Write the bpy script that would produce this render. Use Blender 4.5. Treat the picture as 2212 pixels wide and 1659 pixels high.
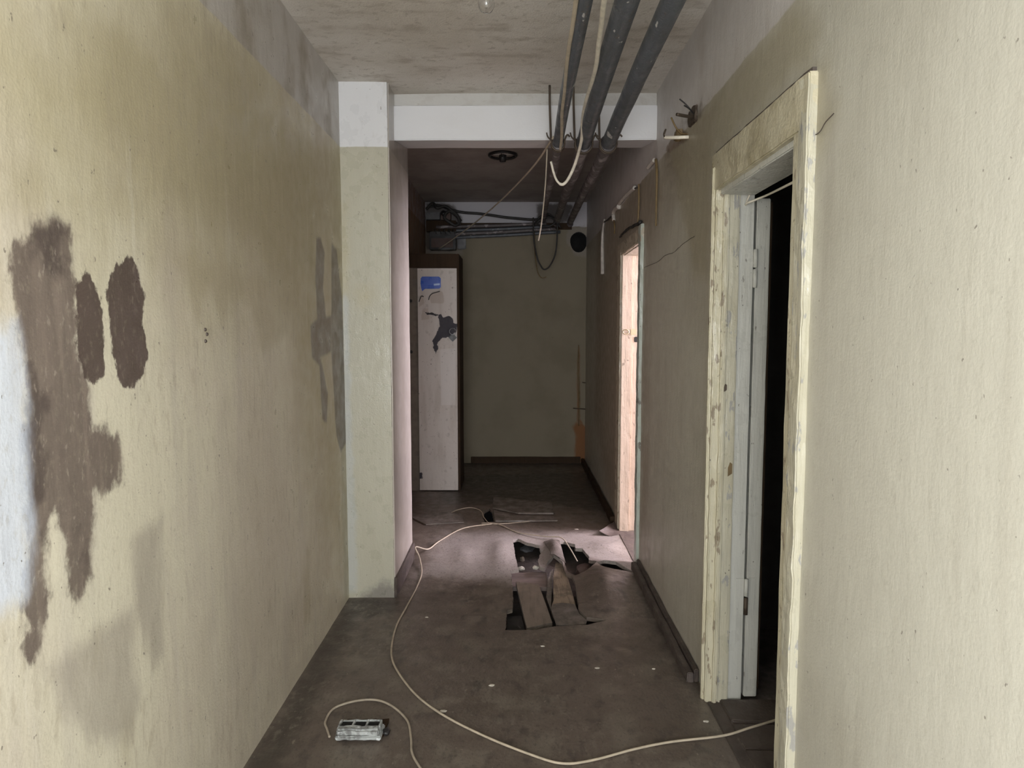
import bpy, bmesh, math, random
import numpy as np
from mathutils import Vector, Matrix, noise
from mathutils.geometry import delaunay_2d_cdt

for o in list(bpy.data.objects):
    bpy.data.objects.remove(o)
S = bpy.context.scene
C = S.collection
random.seed(7)

# ------------------------------------------------------------------ camera
F_PX, CAM_H = 1450.0, 1.5
yv = Vector((7, -116.5, F_PX)).normalized()
dv = Vector((0, 1, 0)); dv = (dv - yv * dv.dot(yv)).normalized()
xv = dv.cross(yv)
if xv.x < 0: xv = -xv
cam_d = bpy.data.cameras.new('camera'); cam = bpy.data.objects.new('camera', cam_d); C.objects.link(cam)
cam_d.sensor_fit = 'HORIZONTAL'; cam_d.sensor_width = 36.0; cam_d.lens = 36.0 * F_PX / 2212.0
cam_d.clip_start = 0.02
def cw(v): return Vector((v.dot(xv), v.dot(yv), -v.dot(dv)))
r_, u_, b_ = cw(Vector((1, 0, 0))), cw(Vector((0, -1, 0))), cw(Vector((0, 0, -1)))
M = Matrix(((r_.x, u_.x, b_.x, 0), (r_.y, u_.y, b_.y, 0), (r_.z, u_.z, b_.z, CAM_H), (0, 0, 0, 1)))
cam.matrix_world = M
S.camera = cam

# ------------------------------------------------------------------ world, lights, exposure
S.view_settings.view_transform = 'Standard'; S.view_settings.look = 'None'
S.view_settings.gamma = 1.0; S.view_settings.use_curve_mapping = False
S.view_settings.exposure = 0.0
w = bpy.data.worlds.new('sky'); S.world = w; w.use_nodes = True
w.node_tree.nodes['Background'].inputs[0].default_value = (0.75, 0.85, 1.0, 1)
w.node_tree.nodes['Background'].inputs[1].default_value = 0.6
def area(name, loc, rot, sx, sy, power, col):
    l = bpy.data.lights.new(name, 'AREA'); l.shape = 'RECTANGLE'; l.size = sx; l.size_y = sy
    l.energy = power; l.color = col
    o = bpy.data.objects.new(name, l); C.objects.link(o); o.location = loc; o.rotation_euler = rot
    return o
# window daylight from behind the camera and the side room; lobby side lamps added
DAY = (0.965, 0.98, 1.0)
area('daylight_lobby_window', (-0.05, -2.95, 1.40), (math.radians(90), 0, 0), 1.9, 1.9, 215, DAY)
area('fill_lobby_left', (-2.98, -0.95, 1.40), (math.radians(90), 0, math.radians(-90)), 1.8, 1.9, 200, DAY)  # added lamp at an unseen lobby window, brightens the right wall
area('fill_lobby_right', (2.98, -0.95, 1.40), (math.radians(90), 0, math.radians(90)), 1.8, 1.9, 200, DAY)  # added lamp at an unseen lobby window, brightens the left wall
area('daylight_room_window', (3.98, 4.75, 1.85), (math.radians(90), 0, math.radians(90)), 1.9, 1.6, 680, (0.98, 0.87, 1.0))

# ------------------------------------------------------------------ measuring helpers (a photo pixel onto a real plane)
def ray(px, py): return cw(Vector((px - 1106, py - 829.5, F_PX)))
def onX(px, py, v): r = ray(px, py); return r * (v / r.x) + Vector((0, 0, CAM_H))
def onY(px, py, v): r = ray(px, py); return r * (v / r.y) + Vector((0, 0, CAM_H))
def onZ(px, py, v=0.0): r = ray(px, py); return r * ((v - CAM_H) / r.z) + Vector((0, 0, CAM_H))

XL, XR, ZC = -0.935, 0.785, 2.81            # corridor: left wall, right wall, ceiling
XLF, ZCF, YB = -0.99, 2.90, 7.50            # beyond the pillar: left wall, ceiling, back wall
WT = 0.125                                  # right wall thickness
YN = 0.45                                   # where the corridor opens into the added, unseen lobby behind the camera

# ------------------------------------------------------------------ materials
class G:
    def __init__(s, name):
        s.m = bpy.data.materials.new(name); s.m.use_nodes = True; s.t = s.m.node_tree
        s.b = s.t.nodes['Principled BSDF']; s.co = None
    def n(s, ty, **kw):
        nd = s.t.nodes.new(ty)
        for k, v in kw.items(): setattr(nd, k, v)
        return nd
    def l(s, a, b): s.t.links.new(a, b)
    def coord(s):
        if s.co is None: s.co = s.n('ShaderNodeTexCoord').outputs['Object']
        return s.co
    def vec(s, sc):
        mp = s.n('ShaderNodeMapping'); mp.inputs['Scale'].default_value = sc; s.l(s.coord(), mp.inputs['Vector']); return mp.outputs[0]
    def noise(s, sc, detail=4, rough=0.55, dist=0.0):
        if not isinstance(sc, tuple): sc = (sc, sc, sc)
        nd = s.n('ShaderNodeTexNoise'); nd.inputs['Scale'].default_value = 1.0
        nd.inputs['Detail'].default_value = detail; nd.inputs['Roughness'].default_value = rough
        nd.inputs['Distortion'].default_value = dist
        s.l(s.vec(sc), nd.inputs['Vector']); return nd.outputs['Fac']
    def math(s, op, a, b=None):
        nd = s.n('ShaderNodeMath', operation=op)
        for i, v in enumerate((a, b)):
            if v is None: continue
            if isinstance(v, (int, float)): nd.inputs[i].default_value = v
            else: s.l(v, nd.inputs[i])
        return nd.outputs[0]
    def step(s, x, lo, hi, op=1.0):
        nd = s.n('ShaderNodeMapRange', interpolation_type='SMOOTHSTEP')
        s.l(x, nd.inputs[0]); nd.inputs[1].default_value = lo; nd.inputs[2].default_value = hi
        nd.inputs[3].default_value = 0; nd.inputs[4].default_value = op
        return nd.outputs[0]
    def mix(s, f, a, b):
        nd = s.n('ShaderNodeMix', data_type='RGBA')
        s.l(f, nd.inputs[0])
        for i, v in ((6, a), (7, b)):
            if isinstance(v, tuple): nd.inputs[i].default_value = (*v, 1)
            else: s.l(v, nd.inputs[i])
        return nd.outputs[2]
    def mask(s, sp):
        k = sp[0]
        if k == 'noise':                       # ('noise', scale, detail, lo, hi, opacity)
            return s.step(s.noise(sp[1], sp[2]), sp[3], sp[4], sp[5])
        if k == 'attr':                        # ('attr', name, softness, noise scale, noise amount, opacity)
            a = s.n('ShaderNodeAttribute', attribute_name=sp[1]).outputs['Fac']
            nz = s.math('MULTIPLY', s.math('SUBTRACT', s.noise(sp[3], 6, 0.65), 0.5), 2 * sp[4])
            return s.step(s.math('ADD', a, nz), -sp[2], sp[2], sp[5])
        if k == 'z':                           # ('z', height, softness, noise amount, opacity)
            sx = s.n('ShaderNodeSeparateXYZ'); s.l(s.coord(), sx.inputs[0])
            nz = s.math('MULTIPLY', s.math('SUBTRACT', s.noise(9, 5), 0.5), 2 * sp[3])
            return s.step(s.math('ADD', sx.outputs[2], nz), sp[1] - sp[2], sp[1] + sp[2], sp[4])
        if k == 'and':
            return s.math('MULTIPLY', s.mask(sp[1]), s.mask(sp[2]))

def layered(name, base, layers=(), rough=0.5, rvar=0.15, bumps=((60, 3, 0.1),), metal=0.0, spec=0.5):
    g = G(name); col = None; ms = {}
    for i, (mk, c) in enumerate(layers):
        m = g.mask(mk); ms[i] = m
        col = g.mix(m, base if col is None else col, c)
    if col is None: g.b.inputs['Base Color'].default_value = (*base, 1)
    else: g.l(col, g.b.inputs['Base Color'])
    rn = g.noise(14, 4)
    mr = g.n('ShaderNodeMapRange'); g.l(rn, mr.inputs[0]); mr.inputs[1].default_value = 0.3; mr.inputs[2].default_value = 0.7
    mr.inputs[3].default_value = max(0.03, rough - rvar); mr.inputs[4].default_value = min(1, rough + rvar)
    g.l(mr.outputs[0], g.b.inputs['Roughness'])
    g.b.inputs['Metallic'].default_value = metal; g.b.inputs['Specular IOR Level'].default_value = spec
    prev = None
    for (sc, dt, st) in bumps:
        bp = g.n('ShaderNodeBump'); bp.inputs['Strength'].default_value = st; bp.inputs['Distance'].default_value = 0.01
        g.l(g.noise(sc, dt), bp.inputs['Height'])
        if prev is not None: g.l(prev, bp.inputs['Normal'])
        prev = bp.outputs[0]
    if prev is not None: g.l(prev, g.b.inputs['Normal'])
    return g.m

OLIVE = (0.64, 0.60, 0.46); STAIN = (0.33, 0.275, 0.145); GREY = (0.36, 0.33, 0.27); UPPER = (0.50, 0.475, 0.44)
TAUPE = (0.30, 0.265, 0.22); BROWN = (0.135, 0.105, 0.085); DARK = (0.075, 0.052, 0.042); BLUE = (0.60, 0.66, 0.75)
WHITE = (0.68, 0.68, 0.69)
wallbump = ((140, 3, 0.10), ((30, 30, 8), 5, 0.16), (3.5, 3, 0.25))
mat_left = layered('paint_left', OLIVE, [
    (('noise', (2.2, 2.2, 1.4), 5, 0.42, 0.68, 0.45), (0.54, 0.49, 0.36)),
    (('noise', (11, 11, 1.1), 5, 0.50, 0.72, 0.45), (0.50, 0.46, 0.38)),
    (('attr', 'stain', 0.28, 3.0, 0.32, 0.72), STAIN),
    (('and', ('attr', 'stain', 0.45, 2.0, 0.4, 0.8), ('noise', (14, 14, 2.0), 6, 0.48, 0.66, 0.6)), (0.45, 0.40, 0.26)),
    (('noise', (26, 26, 2.0), 4, 0.60, 0.74, 0.28), (0.72, 0.69, 0.58)),
    (('noise', (1.1, 1.1, 0.7), 4, 0.45, 0.66, 0.35), (0.50, 0.43, 0.37)),
    (('attr', 'drip', 0.035, (16, 16, 4), 0.075, 0.5), (0.40, 0.35, 0.22)),
    (('and', ('noise', (3, 3, 2), 5, 0.45, 0.62, 1.0), ('noise', (45, 45, 12), 6, 0.52, 0.66, 0.4)), (0.36, 0.31, 0.22)),
    (('attr', 'smear', 0.03, (16, 16, 5), 0.05, 0.55), TAUPE),
    (('attr', 'brown', 0.014, (26, 26, 16), 0.055, 0.94), BROWN),
    (('and', ('attr', 'brown', 0.02, 20, 0.05, 1.0), ('noise', (30, 30, 3), 6, 0.44, 0.66, 0.65)), (0.24, 0.195, 0.155)),
    (('and', ('attr', 'brown', 0.02, 20, 0.05, 1.0), ('noise', (9, 9, 7), 6, 0.50, 0.64, 0.75)), (0.075, 0.058, 0.05)),
    (('and', ('attr', 'brown', 0.02, 20, 0.05, 1.0), ('noise', (60, 60, 30), 5, 0.60, 0.70, 0.5)), (0.40, 0.35, 0.28)),
    (('attr', 'greyp', 0.012, (24, 24, 6), 0.014, 0.85), (0.16, 0.13, 0.105)),
    (('attr', 'dark', 0.004, (45, 45, 30), 0.022, 0.96), DARK),
    (('attr', 'blue', 0.03, (14, 14, 5), 0.05, 0.75), BLUE),
    (('and', ('attr', 'blue', 0.03, 14, 0.05, 1.0), ('noise', (30, 30, 4), 5, 0.46, 0.68, 0.6)), (0.50, 0.52, 0.55)),
    (('noise', (80, 80, 45), 6, 0.54, 0.70, 0.25), (0.36, 0.32, 0.235)),
    (('z', 2.474, 0.004, 0.006, 0.95), UPPER),
    (('and', ('z', 2.474, 0.004, 0.006, 1.0), ('noise', (5, 5, 3), 6, 0.45, 0.66, 0.8)), (0.30, 0.26, 0.20)),
    (('noise', (70, 70, 50), 2, 0.715, 0.75, 0.7), (0.15, 0.125, 0.10)),
], rough=0.42, bumps=wallbump)
mat_right = layered('paint_right', (0.47, 0.45, 0.375), [
    (('noise', (1.6, 1.6, 1.2), 5, 0.42, 0.70, 0.6), (0.38, 0.355, 0.285)),
    (('noise', (9, 9, 1.0), 5, 0.52, 0.74, 0.4), (0.35, 0.32, 0.26)),
    (('attr', 'stain', 0.22, 3.0, 0.25, 0.65), (0.24, 0.19, 0.13)),
    (('noise', (24, 24, 3.0), 4, 0.60, 0.76, 0.25), (0.58, 0.55, 0.46)),
    (('attr', 'olive', 0.06, 6, 0.08, 0.6), (0.30, 0.26, 0.165)),
    (('noise', (80, 80, 45), 6, 0.54, 0.70, 0.18), (0.31, 0.285, 0.225)),
    (('z', 2.42, 0.005, 0.012, 0.95), (0.56, 0.535, 0.515)),
    (('and', ('z', 2.42, 0.005, 0.01, 1.0), ('noise', (5, 5, 2), 6, 0.48, 0.70, 0.55)), (0.42, 0.38, 0.345)),
    (('attr', 'brown', 0.006, 40, 0.02, 0.9), (0.21, 0.16, 0.115)),
    (('attr', 'dirt', 0.02, 22, 0.05, 0.7), (0.16, 0.135, 0.11)),
    (('noise', (70, 70, 50), 2, 0.71, 0.75, 0.75), (0.17, 0.145, 0.12)),
], rough=0.46, bumps=wallbump)
mat_back = layered('paint_back', (0.225, 0.195, 0.140), [
    (('noise', (2.5, 2.5, 2.5), 5, 0.42, 0.70, 0.6), (0.17, 0.145, 0.098)),
    (('z', 2.63, 0.006, 0.02, 0.95), (0.52, 0.51, 0.54)),
    (('attr', 'brown', 0.02, 16, 0.04, 0.85), (0.09, 0.075, 0.065)),
    (('attr', 'pale', 0.02, 14, 0.05, 0.55), (0.28, 0.255, 0.23)),
    (('attr', 'rust', 0.018, (40, 40, 8), 0.03, 0.9), (0.20, 0.085, 0.03)),
    (('noise', (40, 40, 30), 3, 0.68, 0.74, 0.7), (0.12, 0.10, 0.08)),
], rough=0.72, rvar=0.03, spec=0.2, bumps=((140, 3, 0.08),))
mat_ceiling = layered('ceiling_whitewash', (0.66, 0.62, 0.56), [
    (('noise', (1.4, 2.0, 2), 5, 0.40, 0.66, 0.75), (0.52, 0.47, 0.40)),
    (('noise', (5, 11, 5), 7, 0.50, 0.70, 0.65), (0.36, 0.31, 0.25)),
    (('noise', (30, 40, 30), 5, 0.56, 0.72, 0.5), (0.30, 0.26, 0.21)),
    (('noise', (60, 60, 60), 3, 0.66, 0.78, 0.6), (0.60, 0.57, 0.52)),
], rough=0.85, bumps=((120, 4, 0.35), (22, 5, 0.35)))
mat_ceiling_far = layered('ceiling_grey_brown', (0.34, 0.30, 0.275), [  # darker grey brown than the near ceiling
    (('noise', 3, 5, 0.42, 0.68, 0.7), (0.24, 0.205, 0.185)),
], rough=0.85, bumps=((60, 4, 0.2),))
mat_pillar = layered('paint_pillar', (0.45, 0.43, 0.34), [
    (('noise', (3, 3, 1.0), 5, 0.45, 0.70, 0.4), (0.40, 0.375, 0.28)),
    (('attr', 'stain', 0.05, 8, 0.06, 0.5), (0.42, 0.36, 0.20)),
    (('attr', 'blue', 0.015, 12, 0.03, 0.4), (0.46, 0.50, 0.53)),
    (('attr', 'dirt', 0.03, 14, 0.06, 0.75), (0.17, 0.155, 0.14)),
    (('z', 2.473, 0.003, 0.003, 0.97), WHITE),
    (('and', ('z', 2.473, 0.003, 0.003, 1), ('noise', (12, 12, 7), 6, 0.56, 0.72, 0.6)), (0.55, 0.54, 0.52)),
    (('noise', (60, 60, 40), 2, 0.72, 0.75, 0.7), (0.2, 0.17, 0.13)),
], rough=0.33, bumps=wallbump)
mat_beam = layered('whitewash_beam', WHITE, [
    (('noise', (4, 4, 8), 5, 0.46, 0.72, 0.4), (0.64, 0.63, 0.63)),
], rough=0.7, bumps=((90, 3, 0.08), (12, 4, 0.1)))
mat_beam_up = layered('worn_whitewash', (0.52, 0.51, 0.485), [
    (('noise', (9, 9, 14), 6, 0.48, 0.66, 0.8), (0.47, 0.45, 0.42)),
    (('noise', (30, 30, 60), 5, 0.6, 0.75, 0.5), (0.36, 0.33, 0.29)),
], rough=0.8, bumps=((60, 5, 0.3),))
mat_floor = layered('worn_brown_linoleum', (0.135, 0.108, 0.088), [
    (('noise', 1.8, 5, 0.42, 0.66, 0.7), (0.105, 0.082, 0.064)),
    (('noise', 6, 6, 0.48, 0.66, 0.7), (0.185, 0.160, 0.128)),
    (('noise', (14, 9, 9), 7, 0.53, 0.68, 0.7), (0.068, 0.056, 0.047)),
    (('attr', 'lit_strip', 0.10, 9, 0.16, 0.8), (0.31, 0.28, 0.255)),  # paler strip: light from the far doorway painted into the floor colour
    (('attr', 'dirt', 0.05, 14, 0.08, 0.85), (0.055, 0.045, 0.036)),
    (('and', ('noise', 2.5, 4, 0.42, 0.60, 1.0), ('noise', (40, 22, 30), 8, 0.50, 0.66, 0.6)), (0.20, 0.178, 0.145)),
    (('noise', (90, 60, 90), 6, 0.54, 0.68, 0.55), (0.062, 0.052, 0.044)),
    (('noise', (55, 25, 45), 4, 0.66, 0.72, 0.6), (0.28, 0.25, 0.20)),
], rough=0.42, rvar=0.12, bumps=((90, 4, 0.16), (14, 5, 0.28)))
mat_sub = layered('dusty_subfloor', (0.055, 0.043, 0.035), [(('noise', 12, 6, 0.45, 0.7, 0.7), (0.09, 0.07, 0.055))], rough=0.95, bumps=((50, 5, 0.8),))
mat_plank = layered('grey_plank_wood', (0.20, 0.165, 0.13), [
    (('noise', (40, 5, 20), 6, 0.45, 0.65, 0.7), (0.13, 0.105, 0.08)),
    (('noise', 10, 5, 0.5, 0.7, 0.5), (0.25, 0.21, 0.165)),
], rough=0.75, bumps=(((80, 8, 40), 5, 0.35),))
mat_tan = layered('splintered_tan_wood', (0.27, 0.215, 0.15), [(('noise', (60, 6, 30), 6, 0.45, 0.65, 0.8), (0.15, 0.115, 0.08)), (('noise', 14, 5, 0.5, 0.66, 0.6), (0.10, 0.08, 0.06))], rough=0.8, bumps=(((90, 8, 40), 5, 0.5),))
mat_redwood = layered('reddish_board', (0.20, 0.155, 0.135), [(('noise', (8, 50, 20), 6, 0.45, 0.65, 0.6), (0.13, 0.10, 0.09))], rough=0.7, bumps=(((10, 80, 40), 5, 0.3),))
mat_darkwood = layered('dark_brown_wood', (0.042, 0.026, 0.015), [
    (('noise', (30, 30, 3), 5, 0.45, 0.7, 0.6), (0.027, 0.017, 0.010)),
], rough=0.75, rvar=0.05, spec=0.15, bumps=(((60, 60, 6), 4, 0.2),))
mat_skirt = layered('dirty_skirting_wood', (0.085, 0.066, 0.055), [
    (('noise', (20, 6, 20), 6, 0.45, 0.68, 0.7), (0.045, 0.035, 0.03)),
    (('noise', 30, 5, 0.6, 0.72, 0.5), (0.18, 0.15, 0.125)),
], rough=0.6, bumps=((50, 5, 0.3),))
def chipped(name, base, chip=(0.25, 0.20, 0.14), tint=(0.45, 0.40, 0.28), amt=0.60):
    return layered(name, base, [
        (('noise', (10, 10, 2.0), 5, 0.45, 0.70, 0.6), tint),
        (('noise', (40, 40, 3.5), 5, 0.54, 0.66, 0.5), tuple(0.78 * c for c in base)),
        (('noise', (38, 38, 14), 5, amt + 0.04, amt + 0.08, 0.85), chip),
        (('noise', (60, 60, 30), 3, 0.70, 0.73, 0.85), (0.10, 0.085, 0.07)),
    ], rough=0.35, bumps=(((90, 90, 8), 4, 0.25), (24, 5, 0.3)))
mat_casing = chipped('chipped_cream_paint', (0.51, 0.475, 0.35), (0.22, 0.175, 0.12), (0.39, 0.345, 0.22), 0.56)
mat_casing_edge = chipped('flaked_cream_paint', (0.49, 0.465, 0.36), (0.30, 0.295, 0.28), (0.41, 0.375, 0.265), 0.55)
mat_head = layered('stained_cream_paint', (0.52, 0.475, 0.34), [
    (('noise', (8, 8, 8), 6, 0.44, 0.66, 0.8), (0.36, 0.315, 0.20)),
    (('noise', (40, 40, 40), 5, 0.58, 0.72, 0.6), (0.62, 0.58, 0.44)),
], rough=0.4, bumps=((60, 5, 0.4),))
mat_leaf = chipped('grey_white_paint', (0.56, 0.56, 0.51), (0.25, 0.23, 0.20), (0.49, 0.48, 0.42), 0.63)
mat_casing2 = chipped('shaded_cream_paint', (0.42, 0.37, 0.28), (0.16, 0.13, 0.10), (0.33, 0.28, 0.20), 0.58)  # darker cream, shade on the far doorway's casing put into the colour
mat_jamb2 = chipped('lit_cream_paint', (0.56, 0.47, 0.37), (0.24, 0.19, 0.14), (0.48, 0.39, 0.30), 0.62)  # lighter copy of the cream, side room light put into the colour
mat_green = chipped('pale_green_paint', (0.42, 0.46, 0.40), (0.14, 0.12, 0.10), (0.36, 0.37, 0.31), 0.58)
mat_cdoor = layered('peeling_white_door_paint', (0.54, 0.505, 0.47), [
    (('noise', (12, 12, 2), 6, 0.45, 0.68, 0.7), (0.44, 0.40, 0.36)),
    (('noise', (30, 30, 20), 6, 0.58, 0.70, 0.5), (0.33, 0.30, 0.27)),
    (('attr', 'old', 0.006, 30, 0.012, 0.7), (0.40, 0.34, 0.29)),
    (('attr', 'dark', 0.003, 60, 0.012, 0.97), (0.030, 0.028, 0.038)),
    (('attr', 'panel', 0.002, 60, 0.002, 0.35), (0.66, 0.65, 0.64)),
    (('noise', (50, 50, 40), 2, 0.70, 0.73, 0.9), (0.06, 0.05, 0.05)),
], rough=0.55, spec=0.2, bumps=((40, 5, 0.3),))
mat_pipe = layered('blue_grey_painted_pipe', (0.095, 0.105, 0.12), [
    (('noise', (30, 4, 30), 6, 0.45, 0.68, 0.7), (0.075, 0.08, 0.085)),
    (('noise', (18, 12, 18), 5, 0.55, 0.70, 0.45), (0.22, 0.235, 0.26)),
    (('noise', (22, 9, 22), 3, 0.68, 0.70, 0.9), (0.55, 0.54, 0.52)),
    (('noise', (40, 20, 40), 4, 0.62, 0.72, 0.5), (0.13, 0.085, 0.055)),
], rough=0.42, bumps=((60, 5, 0.3),))
mat_pipe_far = layered('flaking_pipe_paint', (0.12, 0.105, 0.105), [
    (('noise', (14, 6, 14), 5, 0.52, 0.60, 0.85), (0.34, 0.31, 0.31)),
    (('noise', (40, 20, 40), 4, 0.58, 0.68, 0.6), (0.05, 0.04, 0.038)),
], rough=0.5, bumps=((60, 5, 0.4),))
def plain(name, c, rough=0.6, metal=0.0, var=0.75):
    return layered(name, c, [(('noise', 25, 5, 0.42, 0.68, 0.8), tuple(var * x for x in c))], rough=rough, metal=metal)
mat_cable = plain('cream_cable_sheath', (0.48, 0.41, 0.31))
mat_cable_w = plain('ivory_cable_sheath', (0.78, 0.72, 0.60), 0.5)
mat_cable_d = plain('dusty_floor_cable', (0.42, 0.36, 0.28))
mat_wire_b = plain('black_wire', (0.03, 0.028, 0.026))
mat_wire_y = plain('yellowed_wire', (0.17, 0.115, 0.05))
mat_conduit = plain('grubby_white_conduit', (0.55, 0.51, 0.46))
mat_iron = plain('rusty_iron', (0.10, 0.075, 0.055), 0.6, 0.5)
mat_steel = plain('dull_steel', (0.32, 0.32, 0.33), 0.35, 0.8)
mat_brass = plain('worn_brass', (0.60, 0.52, 0.35), 0.35, 0.8)
mat_black = plain('black_bakelite', (0.018, 0.017, 0.017), 0.4)
mat_white_por = plain('white_porcelain', (0.50, 0.47, 0.44), 0.35)
mat_sock = layered('chipped_grey_plastic', (0.38, 0.40, 0.39), [
    (('noise', 30, 6, 0.48, 0.62, 0.8), (0.15, 0.15, 0.145)), (('noise', 50, 4, 0.58, 0.66, 0.8), (0.66, 0.68, 0.68))], rough=0.5, bumps=((60, 5, 0.6),))
mat_hole_black = plain('hole_black', (0.004, 0.004, 0.004), 0.95)  # near black painted for the shade inside the flue hole and socket slots
mat_boxbrown = plain('reddish_brown_board', (0.10, 0.065, 0.055), 0.7)
mat_plate = plain('grey_plate', (0.13, 0.13, 0.135), 0.5)
mat_chip = plain('pale_plaster', (0.60, 0.56, 0.48), 0.9)
mat_sticker = layered('blue_sticker_print', (0.02, 0.075, 0.42), [(('noise', (6, 6, 160), 3, 0.5, 0.6, 0.5), (0.05, 0.14, 0.50))], rough=0.3)
mat_sticker_w = plain('sticker_white_print', (0.42, 0.55, 0.80), 0.4)
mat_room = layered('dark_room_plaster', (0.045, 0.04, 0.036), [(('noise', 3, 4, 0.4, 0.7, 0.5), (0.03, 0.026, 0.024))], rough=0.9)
mat_room2 = layered('side_room_plaster', (0.55, 0.50, 0.46), [(('noise', 3, 4, 0.4, 0.7, 0.5), (0.46, 0.42, 0.38))], rough=0.9)
mat_winframe = plain('white_window_paint', (0.65, 0.64, 0.60), 0.5)
g = G('window_glass')
tr = g.n('ShaderNodeBsdfTransparent'); gl = g.n('ShaderNodeBsdfGlossy'); gl.inputs['Roughness'].default_value = 0.02
ms = g.n('ShaderNodeMixShader'); ms.inputs[0].default_value = 0.06
g.l(tr.outputs[0], ms.inputs[1]); g.l(gl.outputs[0], ms.inputs[2]); g.l(ms.outputs[0], g.t.nodes['Material Output'].inputs[0])
mat_glass = g.m
g = G('bulb_glass'); g.b.inputs['Base Color'].default_value = (0.95, 0.95, 0.95, 1); g.b.inputs['Roughness'].default_value = 0.02
g.b.inputs['Transmission Weight'].default_value = 1.0; g.b.inputs['IOR'].default_value = 1.46
mat_bulb = g.m

# ------------------------------------------------------------------ mesh helpers
def link(name, verts, faces, mat, parent=None, smooth=False):
    me = bpy.data.meshes.new(name); me.from_pydata([tuple(v) for v in verts], [], faces); me.update()
    bm = bmesh.new(); bm.from_mesh(me); bmesh.ops.recalc_face_normals(bm, faces=bm.faces); bm.to_mesh(me); bm.free()
    o = bpy.data.objects.new(name, me); C.objects.link(o)
    if mat: me.materials.append(mat)
    if smooth:
        for p in me.polygons: p.use_smooth = True
    if parent is not None:
        o.parent = parent; o.matrix_parent_inverse = Matrix.Translation(-Vector(parent.location)) if False else Matrix.Identity(4)
        o.location = -Vector(parent.location) if parent.type == 'EMPTY' else (0, 0, 0)
    return o
def soften(o, deg):
    for p in o.data.polygons: p.use_smooth = True
    o.data.set_sharp_from_angle(angle=math.radians(deg))
def obj_bm(name, bm, mat, parent=None, smooth=False):
    bmesh.ops.recalc_face_normals(bm, faces=bm.faces)
    me = bpy.data.meshes.new(name); bm.to_mesh(me); bm.free()
    o = bpy.data.objects.new(name, me); C.objects.link(o)
    if mat: me.materials.append(mat)
    if smooth:
        for p in me.polygons: p.use_smooth = True
    if parent is not None:
        o.parent = parent
        o.location = -Vector(parent.location) if parent.type == 'EMPTY' else (0, 0, 0)
    return o
def empty(name, loc):
    o = bpy.data.objects.new(name, None); C.objects.link(o); o.location = loc; o.empty_display_size = 0.05
    return o
def tag(o, label, cat, group=None):
    o['label'] = label; o['category'] = cat
    if group: o['group'] = group
    return o
def struct(o, label=None):
    o['kind'] = 'structure'
    if label: o['label'] = label
    return o
def box_bm(x0, x1, y0, y1, z0, z1, bev=0.0):
    bm = bmesh.new(); bmesh.ops.create_cube(bm, size=1.0)
    bmesh.ops.scale(bm, vec=(x1 - x0, y1 - y0, z1 - z0), verts=bm.verts)
    bmesh.ops.translate(bm, vec=((x0 + x1) / 2, (y0 + y1) / 2, (z0 + z1) / 2), verts=bm.verts)
    if bev > 0: bmesh.ops.bevel(bm, geom=bm.edges[:], offset=bev, segments=2, affect='EDGES')
    return bm
def box(name, x0, x1, y0, y1, z0, z1, mat, parent=None, bev=0.003):
    return obj_bm(name, box_bm(x0, x1, y0, y1, z0, z1, bev), mat, parent)
def rough_box(name, x0, x1, y0, y1, z0, z1, mat, parent=None, step=0.04, amp=0.003, fr=18.0, bev=0.004):
    """box cut into short lengths whose edges wander like worn, chipped wood"""
    bm = box_bm(x0, x1, y0, y1, z0, z1, bev)
    for ax, (a, b) in enumerate(((x0, x1), (y0, y1), (z0, z1))):
        n = int((b - a) / step)
        if n < 1: continue
        for i in range(1, n + 1):
            co = [0, 0, 0]; no = [0, 0, 0]; co[ax] = a + (b - a) * i / (n + 1); no[ax] = 1
            bmesh.ops.bisect_plane(bm, geom=bm.verts[:] + bm.edges[:] + bm.faces[:], plane_co=co, plane_no=no)
    for v in bm.verts:
        v.co += noise.noise_vector(v.co * fr) * amp + noise.noise_vector(v.co * fr * 3.1) * amp * 0.5
    return obj_bm(name, bm, mat, parent)
def smooth_path(pts, n=6):
    P = [Vector(p) for p in pts]
    if len(P) < 3: return P
    out = []
    for i in range(len(P) - 1):
        p0 = P[max(i - 1, 0)]; p1 = P[i]; p2 = P[i + 1]; p3 = P[min(i + 2, len(P) - 1)]
        for k in range(n):
            t = k / n
            out.append(0.5 * ((2 * p1) + (p2 - p0) * t + (2 * p0 - 5 * p1 + 4 * p2 - p3) * t * t + (3 * p1 - p0 - 3 * p2 + p3) * t ** 3))
    out.append(P[-1]); return out
def tube_geo(path, r, seg=10):
    verts, faces = [], []
    n = len(path); nrm = None
    for i, p in enumerate(path):
        t = (path[min(i + 1, n - 1)] - path[max(i - 1, 0)]).normalized()
        if nrm is None:
            nrm = t.orthogonal().normalized()
        else:
            nrm = (nrm - t * nrm.dot(t))
            nrm = nrm.normalized() if nrm.length > 1e-6 else t.orthogonal().normalized()
        bn = t.cross(nrm)
        rr = r(i / (n - 1)) if callable(r) else r
        for k in range(seg):
            a = 2 * math.pi * k / seg
            verts.append(p + (nrm * math.cos(a) + bn * math.sin(a)) * rr)
    for i in range(n - 1):
        for k in range(seg):
            a = i * seg + k; b = i * seg + (k + 1) % seg
            faces.append((a, b, b + seg, a + seg))
    faces.append(tuple(range(seg - 1, -1, -1))); faces.append(tuple((n - 1) * seg + k for k in range(seg)))
    return verts, faces
def tube(name, pts, r, mat, parent=None, seg=10, sm=6, wob=0.0, fr=6.0):
    path = smooth_path(pts, sm) if sm else [Vector(p) for p in pts]
    if wob: path = [p + noise.noise_vector(p * fr) * wob for p in path]
    v, f = tube_geo(path, r, seg)
    return link(name, v, f, mat, parent, smooth=True)
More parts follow.
